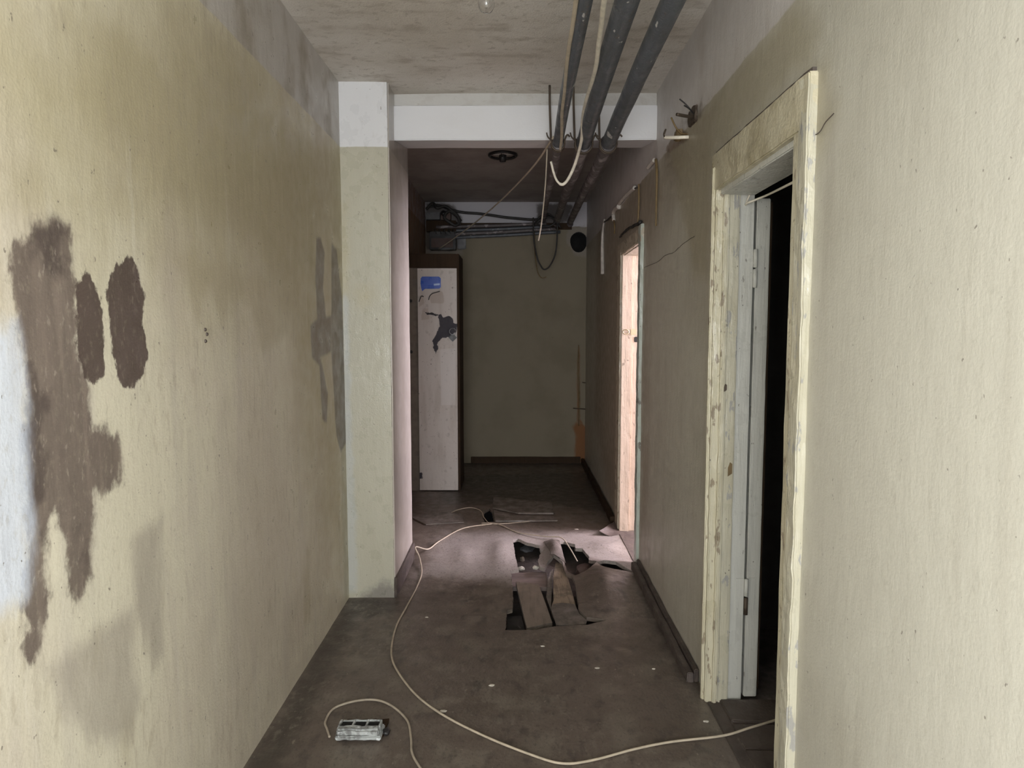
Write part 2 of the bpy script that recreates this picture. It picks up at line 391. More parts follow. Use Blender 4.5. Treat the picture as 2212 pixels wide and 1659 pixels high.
def lathe(name, prof, cx, cy, cz, mat, parent=None, seg=24, axis='Z', closed=False):
    verts, faces = [], []
    for (r, h) in prof:
        for k in range(seg):
            a = 2 * math.pi * k / seg
            d = (r * math.cos(a), r * math.sin(a), h)
            if axis == 'Y': d = (d[0], d[2], d[1])
            if axis == 'X': d = (d[2], d[0], d[1])
            verts.append((cx + d[0], cy + d[1], cz + d[2]))
    m = len(prof)
    for i in range(m - 1 if not closed else m):
        for k in range(seg):
            a = i * seg + k; b = i * seg + (k + 1) % seg; j = ((i + 1) % m) * seg
            faces.append((a, b, j + (k + 1) % seg, j + k))
    if not closed:
        if prof[0][0] > 1e-5: faces.append(tuple(range(seg)))
        if prof[-1][0] > 1e-5: faces.append(tuple((m - 1) * seg + k for k in range(seg)))
    return link(name, verts, faces, mat, parent, smooth=True)
def prism(name, poly, z0, z1, mat, parent=None, bev=0.0, jitter=0.0, tilt=None):
    bm = bmesh.new()
    lo = [bm.verts.new((p[0], p[1], z0 + (tilt(p) if tilt else 0))) for p in poly]
    hi = [bm.verts.new((p[0], p[1], z1 + (tilt(p) if tilt else 0))) for p in poly]
    n = len(poly); bm.faces.new(lo[::-1]); bm.faces.new(hi)
    for i in range(n): bm.faces.new((lo[i], lo[(i + 1) % n], hi[(i + 1) % n], hi[i]))
    bmesh.ops.recalc_face_normals(bm, faces=bm.faces)
    if bev: bmesh.ops.bevel(bm, geom=bm.edges[:], offset=bev, segments=1, affect='EDGES')
    if jitter:
        bmesh.ops.triangulate(bm, faces=bm.faces)
        bmesh.ops.subdivide_edges(bm, edges=bm.edges[:], cuts=2)
        for v in bm.verts: v.co += noise.noise_vector(v.co * 22) * jitter
    return obj_bm(name, bm, mat, parent)

# signed distance (positive inside) from points to a polygon
def sd_poly(pu, pv, poly):
    poly = np.array(poly, float); n = len(poly)
    d = np.full(pu.shape, 1e9); ins = np.zeros(pu.shape, bool)
    for i in range(n):
        a = poly[i]; b = poly[(i + 1) % n]; e = b - a
        t = np.clip(((pu - a[0]) * e[0] + (pv - a[1]) * e[1]) / (e @ e + 1e-12), 0, 1)
        d = np.minimum(d, np.hypot(pu - a[0] - t * e[0], pv - a[1] - t * e[1]))
        c = ((a[1] > pv) != (b[1] > pv)) & (pu < (b[0] - a[0]) * (pv - a[1]) / (b[1] - a[1] + 1e-12) + a[0])
        ins ^= c
    return np.where(ins, d, -d)
def set_attr(o, u, v, polys):
    for k, lst in polys.items():
        s = np.full(u.shape, -9.0)
        for p in lst: s = np.maximum(s, sd_poly(u, v, p))
        at = o.data.attributes.new(k, 'FLOAT', 'POINT'); at.data.foreach_set('value', s.astype(np.float32))
def lines(a, b, step, extra=()):
    k = list(np.linspace(a, b, max(2, int(round((b - a) / step)) + 1)))
    for e in extra:
        i = int(np.argmin([abs(q - e) for q in k]))
        if 0 < i < len(k) - 1: k[i] = e
        else: k.append(e)
    return sorted(set(round(float(q), 5) for q in k))
def wall_grid(name, axis, pos, thick, u0, u1, v0, v1, mat, openings=(), step=0.03, polys=None, amp=0.003, parent=None, wave=1.6):
    """plastered wall with a slightly wavy face; axis 'X' = plane of constant X (u = Y, v = Z), 'Y' = constant Y (u = X, v = Z), 'Z' (u = X, v = Y)"""
    us = lines(u0, u1, step, [q for o in openings for q in o[:2]]); vs = lines(v0, v1, step, [q for o in openings for q in o[2:]])
    nu, nv = len(us), len(vs)
    def p3(u, v, w):
        return {'X': (w, u, v), 'Y': (u, w, v), 'Z': (u, v, w)}[axis]
    verts = []; U = []; V = []
    sgn = -1 if thick > 0 else 1
    for layer in (0, 1):
        for v in vs:
            for u in us:
                wv = pos + (thick if layer else 0)
                if not layer:
                    q = Vector((u * wave, v * wave, pos * 3.7))
                    wv += sgn * (noise.noise(q) * amp + noise.noise(q * 5) * amp * 0.3)
                verts.append(p3(u, v, wv)); U.append(u); V.append(v)
    def op(u, v): return any(o[0] < u < o[1] and o[2] < v < o[3] for o in openings)
    solid = [[not op((us[i] + us[i + 1]) / 2, (vs[j] + vs[j + 1]) / 2) for i in range(nu - 1)] for j in range(nv - 1)]
    faces = []; B = nu * nv
    for j in range(nv - 1):
        for i in range(nu - 1):
            if not solid[j][i]: continue
            a = j * nu + i; q = (a, a + 1, a + nu + 1, a + nu)
            faces.append(q); faces.append(tuple(B + t for t in q[::-1]))
            for (di, dj, e0, e1) in ((-1, 0, q[0], q[3]), (1, 0, q[1], q[2]), (0, -1, q[0], q[1]), (0, 1, q[3], q[2])):
                ii, jj = i + di, j + dj
                if not (0 <= ii < nu - 1 and 0 <= jj < nv - 1) or not solid[jj][ii]:
                    faces.append((e0, e1, B + e1, B + e0))
    o = link(name, verts, faces, mat, parent)
    if polys: set_attr(o, np.array(U), np.array(V), polys)
    soften(o, 40)
    return o
def cdt(points, loops, holes, step, bounds, wig=0.0):
    """triangulate the rectangle `bounds` on a grid with polygon holes; returns 2-D verts, tris, hole loops as vertex ids"""
    x0, x1, y0, y1 = bounds
    pts = [(x0, y0), (x1, y0), (x1, y1), (x0, y1)]; edges = []; hs = []
    for h in holes:
        d = []
        for i in range(len(h)):
            a = Vector(h[i]); b = Vector(h[(i + 1) % len(h)]); k = max(1, int((b - a).length / (step * 0.6)))
            for t in range(k):
                q = a.lerp(b, t / k)
                if wig: q = q + Vector(noise.noise_vector(Vector((q.x * 40, q.y * 40, 0)))[:2]) * wig
                d.append(q)
        s = len(pts); pts += [tuple(q) for q in d]; m = len(d)
        edges += [(s + i, s + (i + 1) % m) for i in range(m)]; hs.append([tuple(q) for q in d])
    edges += [(0, 1), (1, 2), (2, 3), (3, 0)]
    gx = np.arange(x0, x1 + 1e-6, step); gy = np.arange(y0, y1 + 1e-6, step)
    GX, GY = np.meshgrid(gx, gy); GX = GX.ravel(); GY = GY.ravel()
    s = np.full(GX.shape, -9.0)
    for h in hs: s = np.maximum(s, sd_poly(GX, GY, h))
    keep = s < -step * 0.35
    pts += [(float(a), float(b)) for a, b in zip(GX[keep], GY[keep])]
    r = delaunay_2d_cdt([Vector(p) for p in pts], edges, [], 0, 1e-6)
    V2 = r[0]; T = []
    if r[2]:
        cx = np.array([sum(V2[i].x for i in f) / len(f) for f in r[2]]); cy = np.array([sum(V2[i].y for i in f) / len(f) for f in r[2]])
        s = np.full(cx.shape, -9.0)
        for h in hs: s = np.maximum(s, sd_poly(cx, cy, h))
        T = [tuple(f) for f, q in zip(r[2], s) if q < 0]
    return V2, T, hs

def L(*pp): return [tuple(onX(px, py, XL)[1:]) for px, py in pp]
def Rr(*pp): return [tuple(onX(px, py, XR)[1:]) for px, py in pp]
def Bk(*pp): return [(onY(px, py, YB).x, onY(px, py, YB).z) for px, py in pp]
def Fl(*pp): return [tuple(onZ(px, py, 0)[:2]) for px, py in pp]

# ------------------------------------------------------------------ left wall
left_polys = {
 'brown': [L((22,560),(40,515),(78,478),(110,474),(150,493),(153,560),(163,640),(165,760),(178,815),(194,835),(195,915),(212,918),(228,922),(262,965),(262,1045),(232,1062),(202,1068),(200,1190),(186,1270),(165,1315),(150,1260),(140,1160),(122,1100),(98,1140),(100,1290),(92,1390),(62,1435),(50,1400),(58,1200),(52,1000),(56,850),(52,770),(36,700),(26,640))],
 'dark': [L((165,610),(182,583),(196,595),(212,632),(222,700),(226,815),(205,828),(178,812),(163,740)),
          L((232,605),(250,572),(280,550),(290,565),(300,600),(312,640),(306,690),(322,770),(305,815),(275,845),(252,820),(240,740),(228,640))],
 'greyp': [L((683,512),(692,514),(701,545),(698,620),(704,684),(716,683),(716,760),(692,772),(708,850),(706,915),(696,905),(690,790),(674,772),(670,702),(686,690),(681,600)),
           L((716,525),(727,540),(738,640),(744,760),(750,950),(736,978),(726,940),(716,760))],
 'drip': [L((360,545),(470,562),(560,600),(600,560),(640,640),(622,720),(566,760),(545,660),(500,640),(480,700),(455,630),(430,690),(405,600)),
          L((200,80),(255,60),(330,140),(300,300),(262,330),(235,260)), L((560,250),(720,330),(735,480),(690,620),(640,520),(600,400)), L((205,1370),(215,1370),(214,1440),(206,1440)), L((268,1560),(284,1560),(282,1700),(272,1700)), L((660,1180),(672,1180),(668,1340),(655,1345)), L((0,330),(90,360),(110,440),(60,470),(0,430))],
 'smear': [L((95,1440),(200,1370),(285,1318),(292,1430),(300,1500),(282,1590),(235,1600),(200,1600),(150,1540),(120,1480)),
           L((288,1160),(350,1120),(352,1410),(330,1450),(292,1320))],
 'blue': [L((-60,700),(28,700),(44,800),(58,1000),(60,1280),(30,1312),(-60,1330))],
 'stain': [L((-80,-60),(440,0),(742,330),(746,560),(700,740),(560,640),(360,560),(200,430),(-60,420)),
           L((600,500),(742,560),(752,1230),(700,1180),(640,800))],
}
wl = struct(wall_grid('wall_left', 'X', XL, -0.12, YN, 3.70, 0, ZC, mat_left, step=0.015, polys=left_polys))
struct(wall_grid('wall_left_far', 'X', XLF, -0.12, 4.20, YB + 0.1, 0, ZCF, mat_back, step=0.08))
# ------------------------------------------------------------------ right wall with two doorways
D1 = (1.905, 2.62, 0.0, 2.05); D2 = (4.25, 4.93, 0.0, 2.05)
right_polys = {
 'stain': [Rr((1290,480),(1400,330),(1440,420),(1395,560),(1400,1200),(1330,1150),(1285,900)), Rr((1430,300),(1540,220),(1520,330),(1440,420))],  # brown dirt above the far doorway; lower down the wall's shadow painted in
 'brown': [Rr((1435,325),(1452,300),(1475,280),(1492,296),(1470,312),(1448,330))],
 'olive': [Rr((1450,320),(1725,-10),(1775,60),(1752,130),(1740,150),(1535,345),(1530,600),(1500,600)), Rr((1735,150),(1790,130),(1800,250),(1745,400))],
 'dirt': [Rr((1470,268),(1500,245),(1515,222),(1524,232),(1506,262))],
}
struct(wall_grid('wall_right', 'X', XR, WT, YN, YB + 0.1, 0, ZCF, mat_right, openings=(D1, D2), step=0.03, polys=right_polys))
# ------------------------------------------------------------------ back wall with the round flue hole
hc = onY(1250, 523, YB)
hole = [(hc.x + 0.094 * math.cos(a) * (1 + 0.05 * math.sin(3 * a)), hc.z + 0.112 * math.sin(a)) for a in [2 * math.pi * k / 20 for k in range(20)]]
V2, T, _ = cdt(None, None, [hole], 0.05, (XLF - 0.1, XR + 0.1, 0.0, ZCF))
vb = [(p.x, YB + noise.noise(Vector((p.x * 2, p.y * 2, 0))) * 0.0015, p.y) for p in V2]
wb = link('wall_back', vb, T, mat_back); struct(wb); soften(wb, 40)
set_attr(wb, np.array([p.x for p in V2]), np.array([p.y for p in V2]), {
 'rust': [Bk((1236,918),(1262,915),(1270,925),(1268,1000),(1240,1000),(1244,945)), Bk((1248,745),(1251,745),(1253,925),(1247,925))],
 'brown': [Bk((918,438),(975,440),(998,470),(1000,540),(918,545)), Bk((1160,440),(1240,440),(1225,480),(1160,490))],
 'pale': [Bk((1228,490),(1274,488),(1274,560),(1240,550),(1222,520)), Bk((918,540),(1000,538),(1000,552),(918,552))],
})
struct(box('wall_back_core', XLF - 0.1, XR + WT, YB + 0.25, YB + 0.3, 0, ZCF, mat_room, bev=0))
lathe('flue_sleeve', [(0.104, 0.0), (0.104, 0.2), (0.0, 0.2)], hc.x, YB + 0.02, hc.z, mat_hole_black, wb, axis='Y', seg=24)
# ------------------------------------------------------------------ ceilings
struct(wall_grid('ceiling', 'Z', ZC, 0.1, XL - 0.1, XR + 0.05, YN, 3.86, mat_ceiling, step=0.05, amp=0.006, wave=2.2))
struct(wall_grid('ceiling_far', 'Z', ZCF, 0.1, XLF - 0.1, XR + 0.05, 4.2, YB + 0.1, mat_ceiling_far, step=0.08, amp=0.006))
# ------------------------------------------------------------------ pillar and beam
YP, YPB, XP = 3.66, 4.30, -0.68
def Pl(*pp): return [(onY(px, py, YP).x, onY(px, py, YP).z) for px, py in pp]
pil = struct(wall_grid('wall_pillar', 'Y', YP, YPB - YP, XLF - 0.05, XP, 0, ZC + 0.05, mat_pillar, step=0.03, amp=0.003, polys={
  'stain': [Pl((765,618),(800,615),(805,645),(780,660)), Pl((738,440),(748,440),(748,640),(738,640))],
  'blue': [Pl((735,620),(752,640),(758,900),(770,1130),(772,1280),(750,1280))],
  'dirt': [Pl((765,1315),(782,1280),(815,1268),(835,1258),(858,1268),(866,1318))]}))
mat_pillar_side = layered('glossy_cream_oil_paint', (0.50, 0.455, 0.40), [(('noise', (5, 5, 1.0), 4, 0.45, 0.7, 0.4), (0.44, 0.39, 0.33)), (('z', 2.473, 0.003, 0.003, 0.9), (0.40, 0.37, 0.34))], rough=0.2, rvar=0.06, bumps=(((6, 6, 1.5), 3, 0.12),))
rough_box('oil_paint_skim', XP - 0.004, XP + 0.006, YP + 0.010, YPB + 0.004, 0.002, ZC, mat_pillar_side, pil, step=0.2, amp=0.002, fr=3, bev=0.004)
YBM, ZBM = 3.83, 2.553
bm_o = struct(rough_box('wall_beam', XP, XR + 0.02, YBM, 4.29, ZBM, 2.742, mat_beam, step=0.12, amp=0.002, fr=4, bev=0.006))
for v in bm_o.data.vertices:
    if v.co.z < 2.65: v.co.z += 0.078 * max(0.0, (v.co.y - YBM) / 0.46)
rough_box('beam_upper_course', XP, XR + 0.02, YBM + 0.018, 4.29, 2.742, ZC + 0.12, mat_beam_up, bm_o, step=0.06, amp=0.004, fr=9, bev=0.004)
# ------------------------------------------------------------------ floor with torn openings
hole_main = Fl((1102,1234),(1105,1250),(1108,1274),(1107,1315),(1095,1318),(1091,1361),(1155,1361),(1200,1353),(1270,1350),(1310,1340),(1268,1333),(1251,1318),(1248,1300),(1243,1262),(1236,1243),(1222,1238),(1214,1216),(1196,1206),(1184,1214),(1176,1226),(1166,1223),(1162,1213),(1167,1196),(1175,1189),(1166,1188),(1166,1178),(1140,1172),(1119,1164),(1108,1167),(1113,1200),(1120,1229))
hole_b = Fl((1209,1172),(1220,1170),(1242,1176),(1243,1184),(1258,1185),(1274,1203),(1272,1209),(1288,1218),(1276,1228),(1262,1237),(1243,1243),(1226,1234),(1218,1212),(1213,1192))
hole_c = Fl((1046,1104),(1058,1098),(1062,1102),(1066,1118),(1068,1127),(1048,1128),(1043,1120))
hole_d = Fl((1289,1220),(1304,1217),(1330,1219),(1352,1226),(1370,1237),(1345,1233),(1318,1230),(1300,1226))
FB = (-1.10, XR + 0.02, YN, YB + 0.05)
def floor_h(x, y):
    h = noise.noise(Vector((x * 2.2, y * 2.2, 1))) * 0.006 + noise.noise(Vector((x * 7, y * 7, 4))) * 0.002
    def bump(cx, cy, sx, sy, a): return a * math.exp(-((x - cx) / sx) ** 2 - ((y - cy) / sy) ** 2)
    h += bump(0.52, 3.85, 0.10, 0.24, 0.045) + bump(0.27, 4.45, 0.05, 0.22, 0.045) + bump(-0.10, 4.35, 0.06, 0.35, 0.03)
    h += bump(0.62, 4.55, 0.10, 0.10, 0.025) + bump(-0.35, 4.35, 0.05, 0.18, 0.016) + bump(0.62, 4.22, 0.2, 0.04, 0.02)
    e = min(x - XL, XR - x)
    return h * min(1, max(0.0, e / 0.08))
V2, T, hs = cdt(None, None, [hole_main, hole_b, hole_c, hole_d], 0.04, FB, wig=0.006)
fv = [(p.x, p.y, floor_h(p.x, p.y)) for p in V2]
nv = len(fv); fv += [(a, b, c - 0.022) for a, b, c in fv]
from collections import Counter
ec = Counter(); 
for t in T:
    for i in range(len(t)): ec[tuple(sorted((t[i], t[(i + 1) % len(t)])))] += 1
ff = list(T) + [tuple(nv + i for i in t[::-1]) for t in T] + [(a, b, nv + b, nv + a) for (a, b), c in ec.items() if c == 1]
floor = link('floor', fv, ff, mat_floor); struct(floor)
set_attr(floor, np.array([v[0] for v in fv]), np.array([v[1] for v in fv]), {
 'lit_strip': [Fl((905,1240),(960,1150),(1350,1150),(1365,1235),(1250,1200),(1110,1262))],  # lit strip of floor by the far doorway, painted paler
 'dirt': [Fl((750,1310),(760,1290),(860,1300),(858,1320),(780,1340)), Fl((1380,1240),(1530,1510),(1500,1500),(1440,1400),(1400,1330)),
          Fl((520,1680),(752,1296),(790,1308),(735,1400),(600,1680)), Fl((1540,1510),(1700,1560),(1700,1659),(1640,1659)), Fl((940,1030),(1270,1020),(1320,1110),(1200,1090),(960,1090))]})
soften(floor, 35)
struct(box('floor_subfloor', -1.15, XR + 0.1, YN, YB + 0.1, -0.2, -0.125, mat_sub, bev=0))
# strip of floor in doorways and side rooms
struct(box('floor_doorway', XR + 0.02, 3.2, 0.6, 3.3, -0.1, 0.0, mat_floor, bev=0))
fr2 = box('floor_side_room', XR + 0.02, 4.0, 3.36, 6.6, -0.1, 0.0, mat_floor, bev=0); struct(fr2)

for k in range(6):
    y0 = 1.62 + 0.165 * k
    rough_box('floorboard_strip', XR + 0.03 + 0.004 * (k % 3), 1.9, y0, y0 + 0.150, 0.001, 0.016 + 0.004 * (k % 2), mat_skirt, bpy.data.objects['floor_doorway'], step=0.12, amp=0.005, fr=7)
# ------------------------------------------------------------------ the rooms beyond the doorways
XI = XR + WT
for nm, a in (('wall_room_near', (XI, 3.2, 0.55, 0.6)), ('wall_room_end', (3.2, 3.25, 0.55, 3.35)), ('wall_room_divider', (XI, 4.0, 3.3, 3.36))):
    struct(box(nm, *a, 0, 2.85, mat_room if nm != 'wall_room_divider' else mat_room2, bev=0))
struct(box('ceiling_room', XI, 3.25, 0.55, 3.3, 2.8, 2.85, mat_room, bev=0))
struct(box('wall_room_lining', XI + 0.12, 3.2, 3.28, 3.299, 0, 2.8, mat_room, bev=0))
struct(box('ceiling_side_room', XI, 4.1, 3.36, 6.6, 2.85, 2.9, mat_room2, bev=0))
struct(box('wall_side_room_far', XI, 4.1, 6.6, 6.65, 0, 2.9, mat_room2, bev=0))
W2 = (3.85, 5.65, 1.05, 2.65)
struct(wall_grid('wall_side_room_window', 'X', 3.8, 0.1, 3.36, 6.6, 0, 2.85, mat_room2, openings=(W2,), step=0.2))
LX, LY = 2.7, -2.7                          # half width and end wall of the lobby, added to light the corridor
W1 = (-1.0, 0.9, 0.45, 2.35); W3 = (-1.85, -0.05, 0.45, 2.35)
mat_bounce_lobby = layered('lobby_bounce_white', (0.70, 0.69, 0.66), [(('noise', 3, 4, 0.4, 0.7, 0.5), (0.62, 0.6, 0.57))], rough=0.8)  # unseen white walls, bright to bounce light into the corridor
mat_bounce_floor = layered('pale_bounce_tiles', (0.50, 0.48, 0.44), [(('noise', 3, 4, 0.4, 0.7, 0.5), (0.42, 0.40, 0.36))], rough=0.5)  # unseen pale floor, added to bounce light up onto the corridor ceiling
struct(wall_grid('wall_added_lobby_front', 'Y', LY, -0.1, -LX - 0.1, LX + 0.1, 0, ZC, mat_bounce_lobby, openings=(W1,), step=0.2))
struct(wall_grid('wall_added_lobby_left', 'X', -LX, -0.1, LY, YN + 0.1, 0, ZC, mat_bounce_lobby, openings=(W3,), step=0.2))
struct(wall_grid('wall_added_lobby_right', 'X', LX, 0.1, LY, YN + 0.1, 0, ZC, mat_bounce_lobby, openings=(W3,), step=0.2))
struct(box('wall_added_lobby_back_left', -LX, XL - 0.12, YN, YN + 0.1, 0, ZC, mat_bounce_lobby, bev=0))
struct(box('wall_added_lobby_back_right', XR + WT, LX, YN, YN + 0.1, 0, ZC, mat_bounce_lobby, bev=0))
struct(box('ceiling_added_lobby', -LX - 0.1, LX + 0.1, LY - 0.1, YN, ZC, ZC + 0.1, mat_bounce_lobby, bev=0))
struct(box('floor_added_lobby', -LX - 0.1, LX + 0.1, LY - 0.1, YN, -0.1, 0, mat_bounce_floor, bev=0))
def window(name, axis, pos, u0, u1, v0, v1, d=0.06):
    e = struct(empty(name, (pos, (u0 + u1) / 2, v0) if axis == 'X' else ((u0 + u1) / 2, pos, v0)))
    def bx(n, a, b, c, dd, m, t=d):
        if axis == 'X': box(n, pos, pos + t, a, b, c, dd, m, e)
        else: box(n, a, b, pos - t, pos, c, dd, m, e)
    k = 0.05
    bx('frame_side', u0, u0 + k, v0, v1, mat_winframe); bx('frame_side', u1 - k, u1, v0, v1, mat_winframe)
    bx('frame_rail', u0 + k, u1 - k, v0, v0 + k, mat_winframe); bx('frame_rail', u0 + k, u1 - k, v1 - k, v1, mat_winframe)
    um = (u0 + u1) / 2; bx('mullion', um - 0.025, um + 0.025, v0 + k, v1 - k, mat_winframe)
    for a, b in ((u0 + k, um - 0.025), (um + 0.025, u1 - k)):
        bx('pane', a, b, v0 + k, v1 - k, mat_glass, 0.004)
    return e
window('window_1', 'Y', LY - 0.02, *W1); window('window_2', 'X', 3.82, *W2); window('window_added_left', 'X', -LX - 0.08, *W3); window('window_added_right', 'X', LX + 0.02, *W3)  # both lobby side windows are unseen, added for the side lamps

# ------------------------------------------------------------------ door 1 (open, cream casing)
d1 = struct(empty('door_1', (XR, 2.3, 0)), 'cream painted doorway with the door folded back inside')
cx0 = XR - 0.024
rough_box('casing_near', cx0, XR + 0.01, 1.800, 1.862, -0.02, 2.165, mat_casing_edge, d1, step=0.035, amp=0.004)
rough_box('casing_near_inner', cx0 + 0.004, XR + 0.06, 1.860, 1.900, -0.02, 2.06, mat_casing, d1, step=0.06, amp=0.002)
rough_box('casing_far', cx0 + 0.004, XR + 0.012, 2.602, 2.662, 0.0, 2.165, mat_casing, d1, step=0.035, amp=0.003)
rough_box('casing_far_bead', cx0 - 0.006, XR + 0.0, 2.622, 2.642, 0.0, 2.12, mat_casing, d1, step=0.05, amp=0.002)
rough_box('casing_head', cx0, XR + 0.012, 1.800, 2.662, 2.03, 2.172, mat_head, d1, step=0.04, amp=0.003)
rough_box('head_shadow_line', cx0 + 0.012, XR + 0.004, 1.81, 2.655, 2.172, 2.184, mat_skirt, d1, step=0.05, amp=0.003, bev=0.001)  # dark strip standing in for the shadow line in the gap above the head
rough_box('jamb_bead', XR + 0.006, XR + 0.024, 2.586, 2.62, 0.0, 2.04, mat_casing, d1, step=0.04, amp=0.003)
rough_box('jamb_far', XR + 0.024, XR + 0.070, 2.592, 2.64, 0.0, 2.04, mat_casing_edge, d1, step=0.05, amp=0.002, bev=0.006)
rough_box('jamb_rebate', XR + 0.071, XI + 0.002, 2.606, 2.64, 0.0, 2.04, mat_leaf, d1, step=0.06, amp=0.0012, bev=0.002)
rough_box('jamb_near', XR, XI, 1.895, 1.915, 0.0, 2.04, mat_casing, d1, step=0.08, amp=0.001)
rough_box('head_soffit', XR - 0.005, XI, 1.89, 2.60, 2.010, 2.06, mat_leaf, d1, step=0.08, amp=0.002)
box('threshold', XR - 0.01, XI, 1.90, 2.60, -0.01, 0.008, mat_skirt, d1)
leaf = rough_box('door_leaf', XI + 0.014, XI + 0.066, 2.612, 3.255, 0.02, 2.00, mat_leaf, d1, step=0.06, amp=0.0012, bev=0.003)
box('edge_strip', XI + 0.0675, XI + 0.075, 2.616, 3.25, 0.05, 1.99, mat_darkwood, leaf)
for zc in (1.735, 0.44):
    hz = box('hinge_plate', XI + 0.020, XI + 0.046, 2.6085, 2.6125, zc - 0.075, zc + 0.075, mat_leaf, leaf, bev=0.001)
    hz2 = box('hinge_plate', XI - 0.030, XI + 0.000, 2.6025, 2.6065, zc - 0.075, zc + 0.075, mat_leaf, d1, bev=0.001)
    for k in (0, 1):
        lathe('hinge_knuckle', [(0.0, -0.036), (0.0085, -0.034), (0.0085, 0.034), (0.0, 0.036)], XI + 0.009, 2.602, zc - 0.038 + 0.076 * k, mat_leaf if zc > 1 or k else mat_iron, leaf, seg=12)
# wire hooked over the top hinge side, running up towards the near jamb
q0 = onY(1612, 440, 2.60); q1 = onY(1625, 412, 2.60); q2 = onY(1640, 432, 2.585); q3 = onY(1618, 437, 2.575); q4 = onY(1660, 420, 2.50); q5 = onY(1725, 388, 2.05)
tag(tube('wire_hook', [onY(1640, 408, 2.59), q1, q0, q3, q4, q5], 0.0042, mat_cable_w, seg=8), 'thin pale wire hooked across the top of the open cream doorway', 'wire')
# chips of bare wood on the far jamb
for (px, py, w_, h_) in ((1577, 1014, 0.016, 0.055), (1567, 838, 0.01, 0.03)):
    p = onY(px, py, 2.589)
    prism('bare_chip', [(p.x - w_ / 2, p.z - h_ / 2), (p.x + w_ / 2, p.z - h_ * 0.3), (p.x + w_ / 2, p.z + h_ * 0.4), (p.x, p.z + h_ / 2), (p.x - w_ / 2, p.z + h_ * 0.1)], 0, 0.004, mat_boxbrown, None)
    o = C.objects[-1]; me = o.data
    for v in me.vertices: v.co = Vector((v.co.x, 2.588 + v.co.z, v.co.y))
    o.parent = d1; o.location = -Vector(d1.location)
    me.materials.clear(); me.materials.append(mat_wire_y if h_ > 0.04 else mat_iron)

# ------------------------------------------------------------------ door 2 (doorway that lets the side light in)
d2 = struct(empty('door_2', (XR, 4.6, 0)), 'narrow seen doorway with peach lit jamb near the torn floor')
rough_box('casing_near', cx0 + 0.005, XR + 0.01, 4.165, 4.245, 0, 2.15, mat_green, d2, step=0.05, amp=0.004)
rough_box('casing_far', cx0 + 0.005, XR + 0.01, 4.94, 5.09, 0, 2.09, mat_casing2, d2, step=0.06, amp=0.003)
rough_box('casing_head', cx0 + 0.005, XR + 0.01, 4.165, 5.09, 2.04, 2.13, mat_casing2, d2, step=0.06, amp=0.004)
rough_box('jamb_far', XR - 0.01, XR + 0.062, 4.905, 4.95, 0, 2.06, mat_jamb2, d2, step=0.06, amp=0.0015)
rough_box('jamb_rebate', XR + 0.062, XI, 4.925, 4.95, 0, 2.06, mat_jamb2, d2, step=0.06, amp=0.0015)
rough_box('jamb_near', XR + 0.005, XI, 4.23, 4.255, 0, 2.06, mat_casing2, d2, step=0.08, amp=0.001)
rough_box('head_soffit', XR, XI, 4.25, 4.93, 2.035, 2.06, mat_casing2, d2, step=0.08, amp=0.001)
box('threshold', XR - 0.02, XI, 4.26, 4.90, -0.012, 0.004, mat_skirt, d2)
lp = onY(1366, 717, 4.90); lt = empty('latch', tuple(lp)); lt.parent = d2; lt.location = Vector(lp) - Vector(d2.location)
def lpart(o): o.parent = d2; o.location = -Vector(d2.location)
bpy.data.objects.remove(lt)
l_o = box('latch_plate', lp.x - 0.012, lp.x + 0.03, 4.897, 4.905, lp.z - 0.022, lp.z + 0.02, mat_brass, d2)
rr = onY(1352, 717, 4.89)
tube('latch_ring', [Vector((rr.x + 0.022 * math.cos(a), 4.888, rr.z + 0.016 * math.sin(a))) for a in [math.pi * 2 * k / 14 for k in range(15)]], 0.0045, mat_brass, l_o, sm=0, seg=8)
sp = onY(1374, 733, 4.92)
box('strike_plate', sp.x - 0.013, sp.x + 0.013, 4.918, 4.926, sp.z - 0.02, sp.z + 0.018, mat_black, d2)

# ------------------------------------------------------------------ skirting boards
sk = rough_box('baseboard_right', XR - 0.055, XR - 0.025, 2.76, 4.13, -0.004, 0.045, mat_skirt, step=0.06, amp=0.006, fr=7); struct(sk)
rough_box('batten', XR - 0.022, XR - 0.002, 2.76, 4.13, 0.0, 0.06, mat_skirt, sk, step=0.06, amp=0.004, fr=7)
sk2 = rough_box('baseboard_right_far', XR - 0.045, XR - 0.012, 5.11, 7.45, 0, 0.06, mat_darkwood, step=0.08, amp=0.006, fr=6); struct(sk2)
struct(rough_box('baseboard_back', -0.5, XR - 0.05, YB - 0.03, YB - 0.005, 0, 0.075, mat_darkwood, step=0.1, amp=0.002))
# board propped against the foot of the pillar
pb = [onZ(858, 1300), onZ(892, 1206)]
tag(prism('loose_skirting_board', [(XP + 0.002, 3.66), (XP + 0.016, 3.655), (XP + 0.02, 4.30), (XP + 0.004, 4.30)], 0.004, 0.115, mat_skirt, jitter=0.003), 'dusty skirting board standing along the foot of the pillar', 'board')

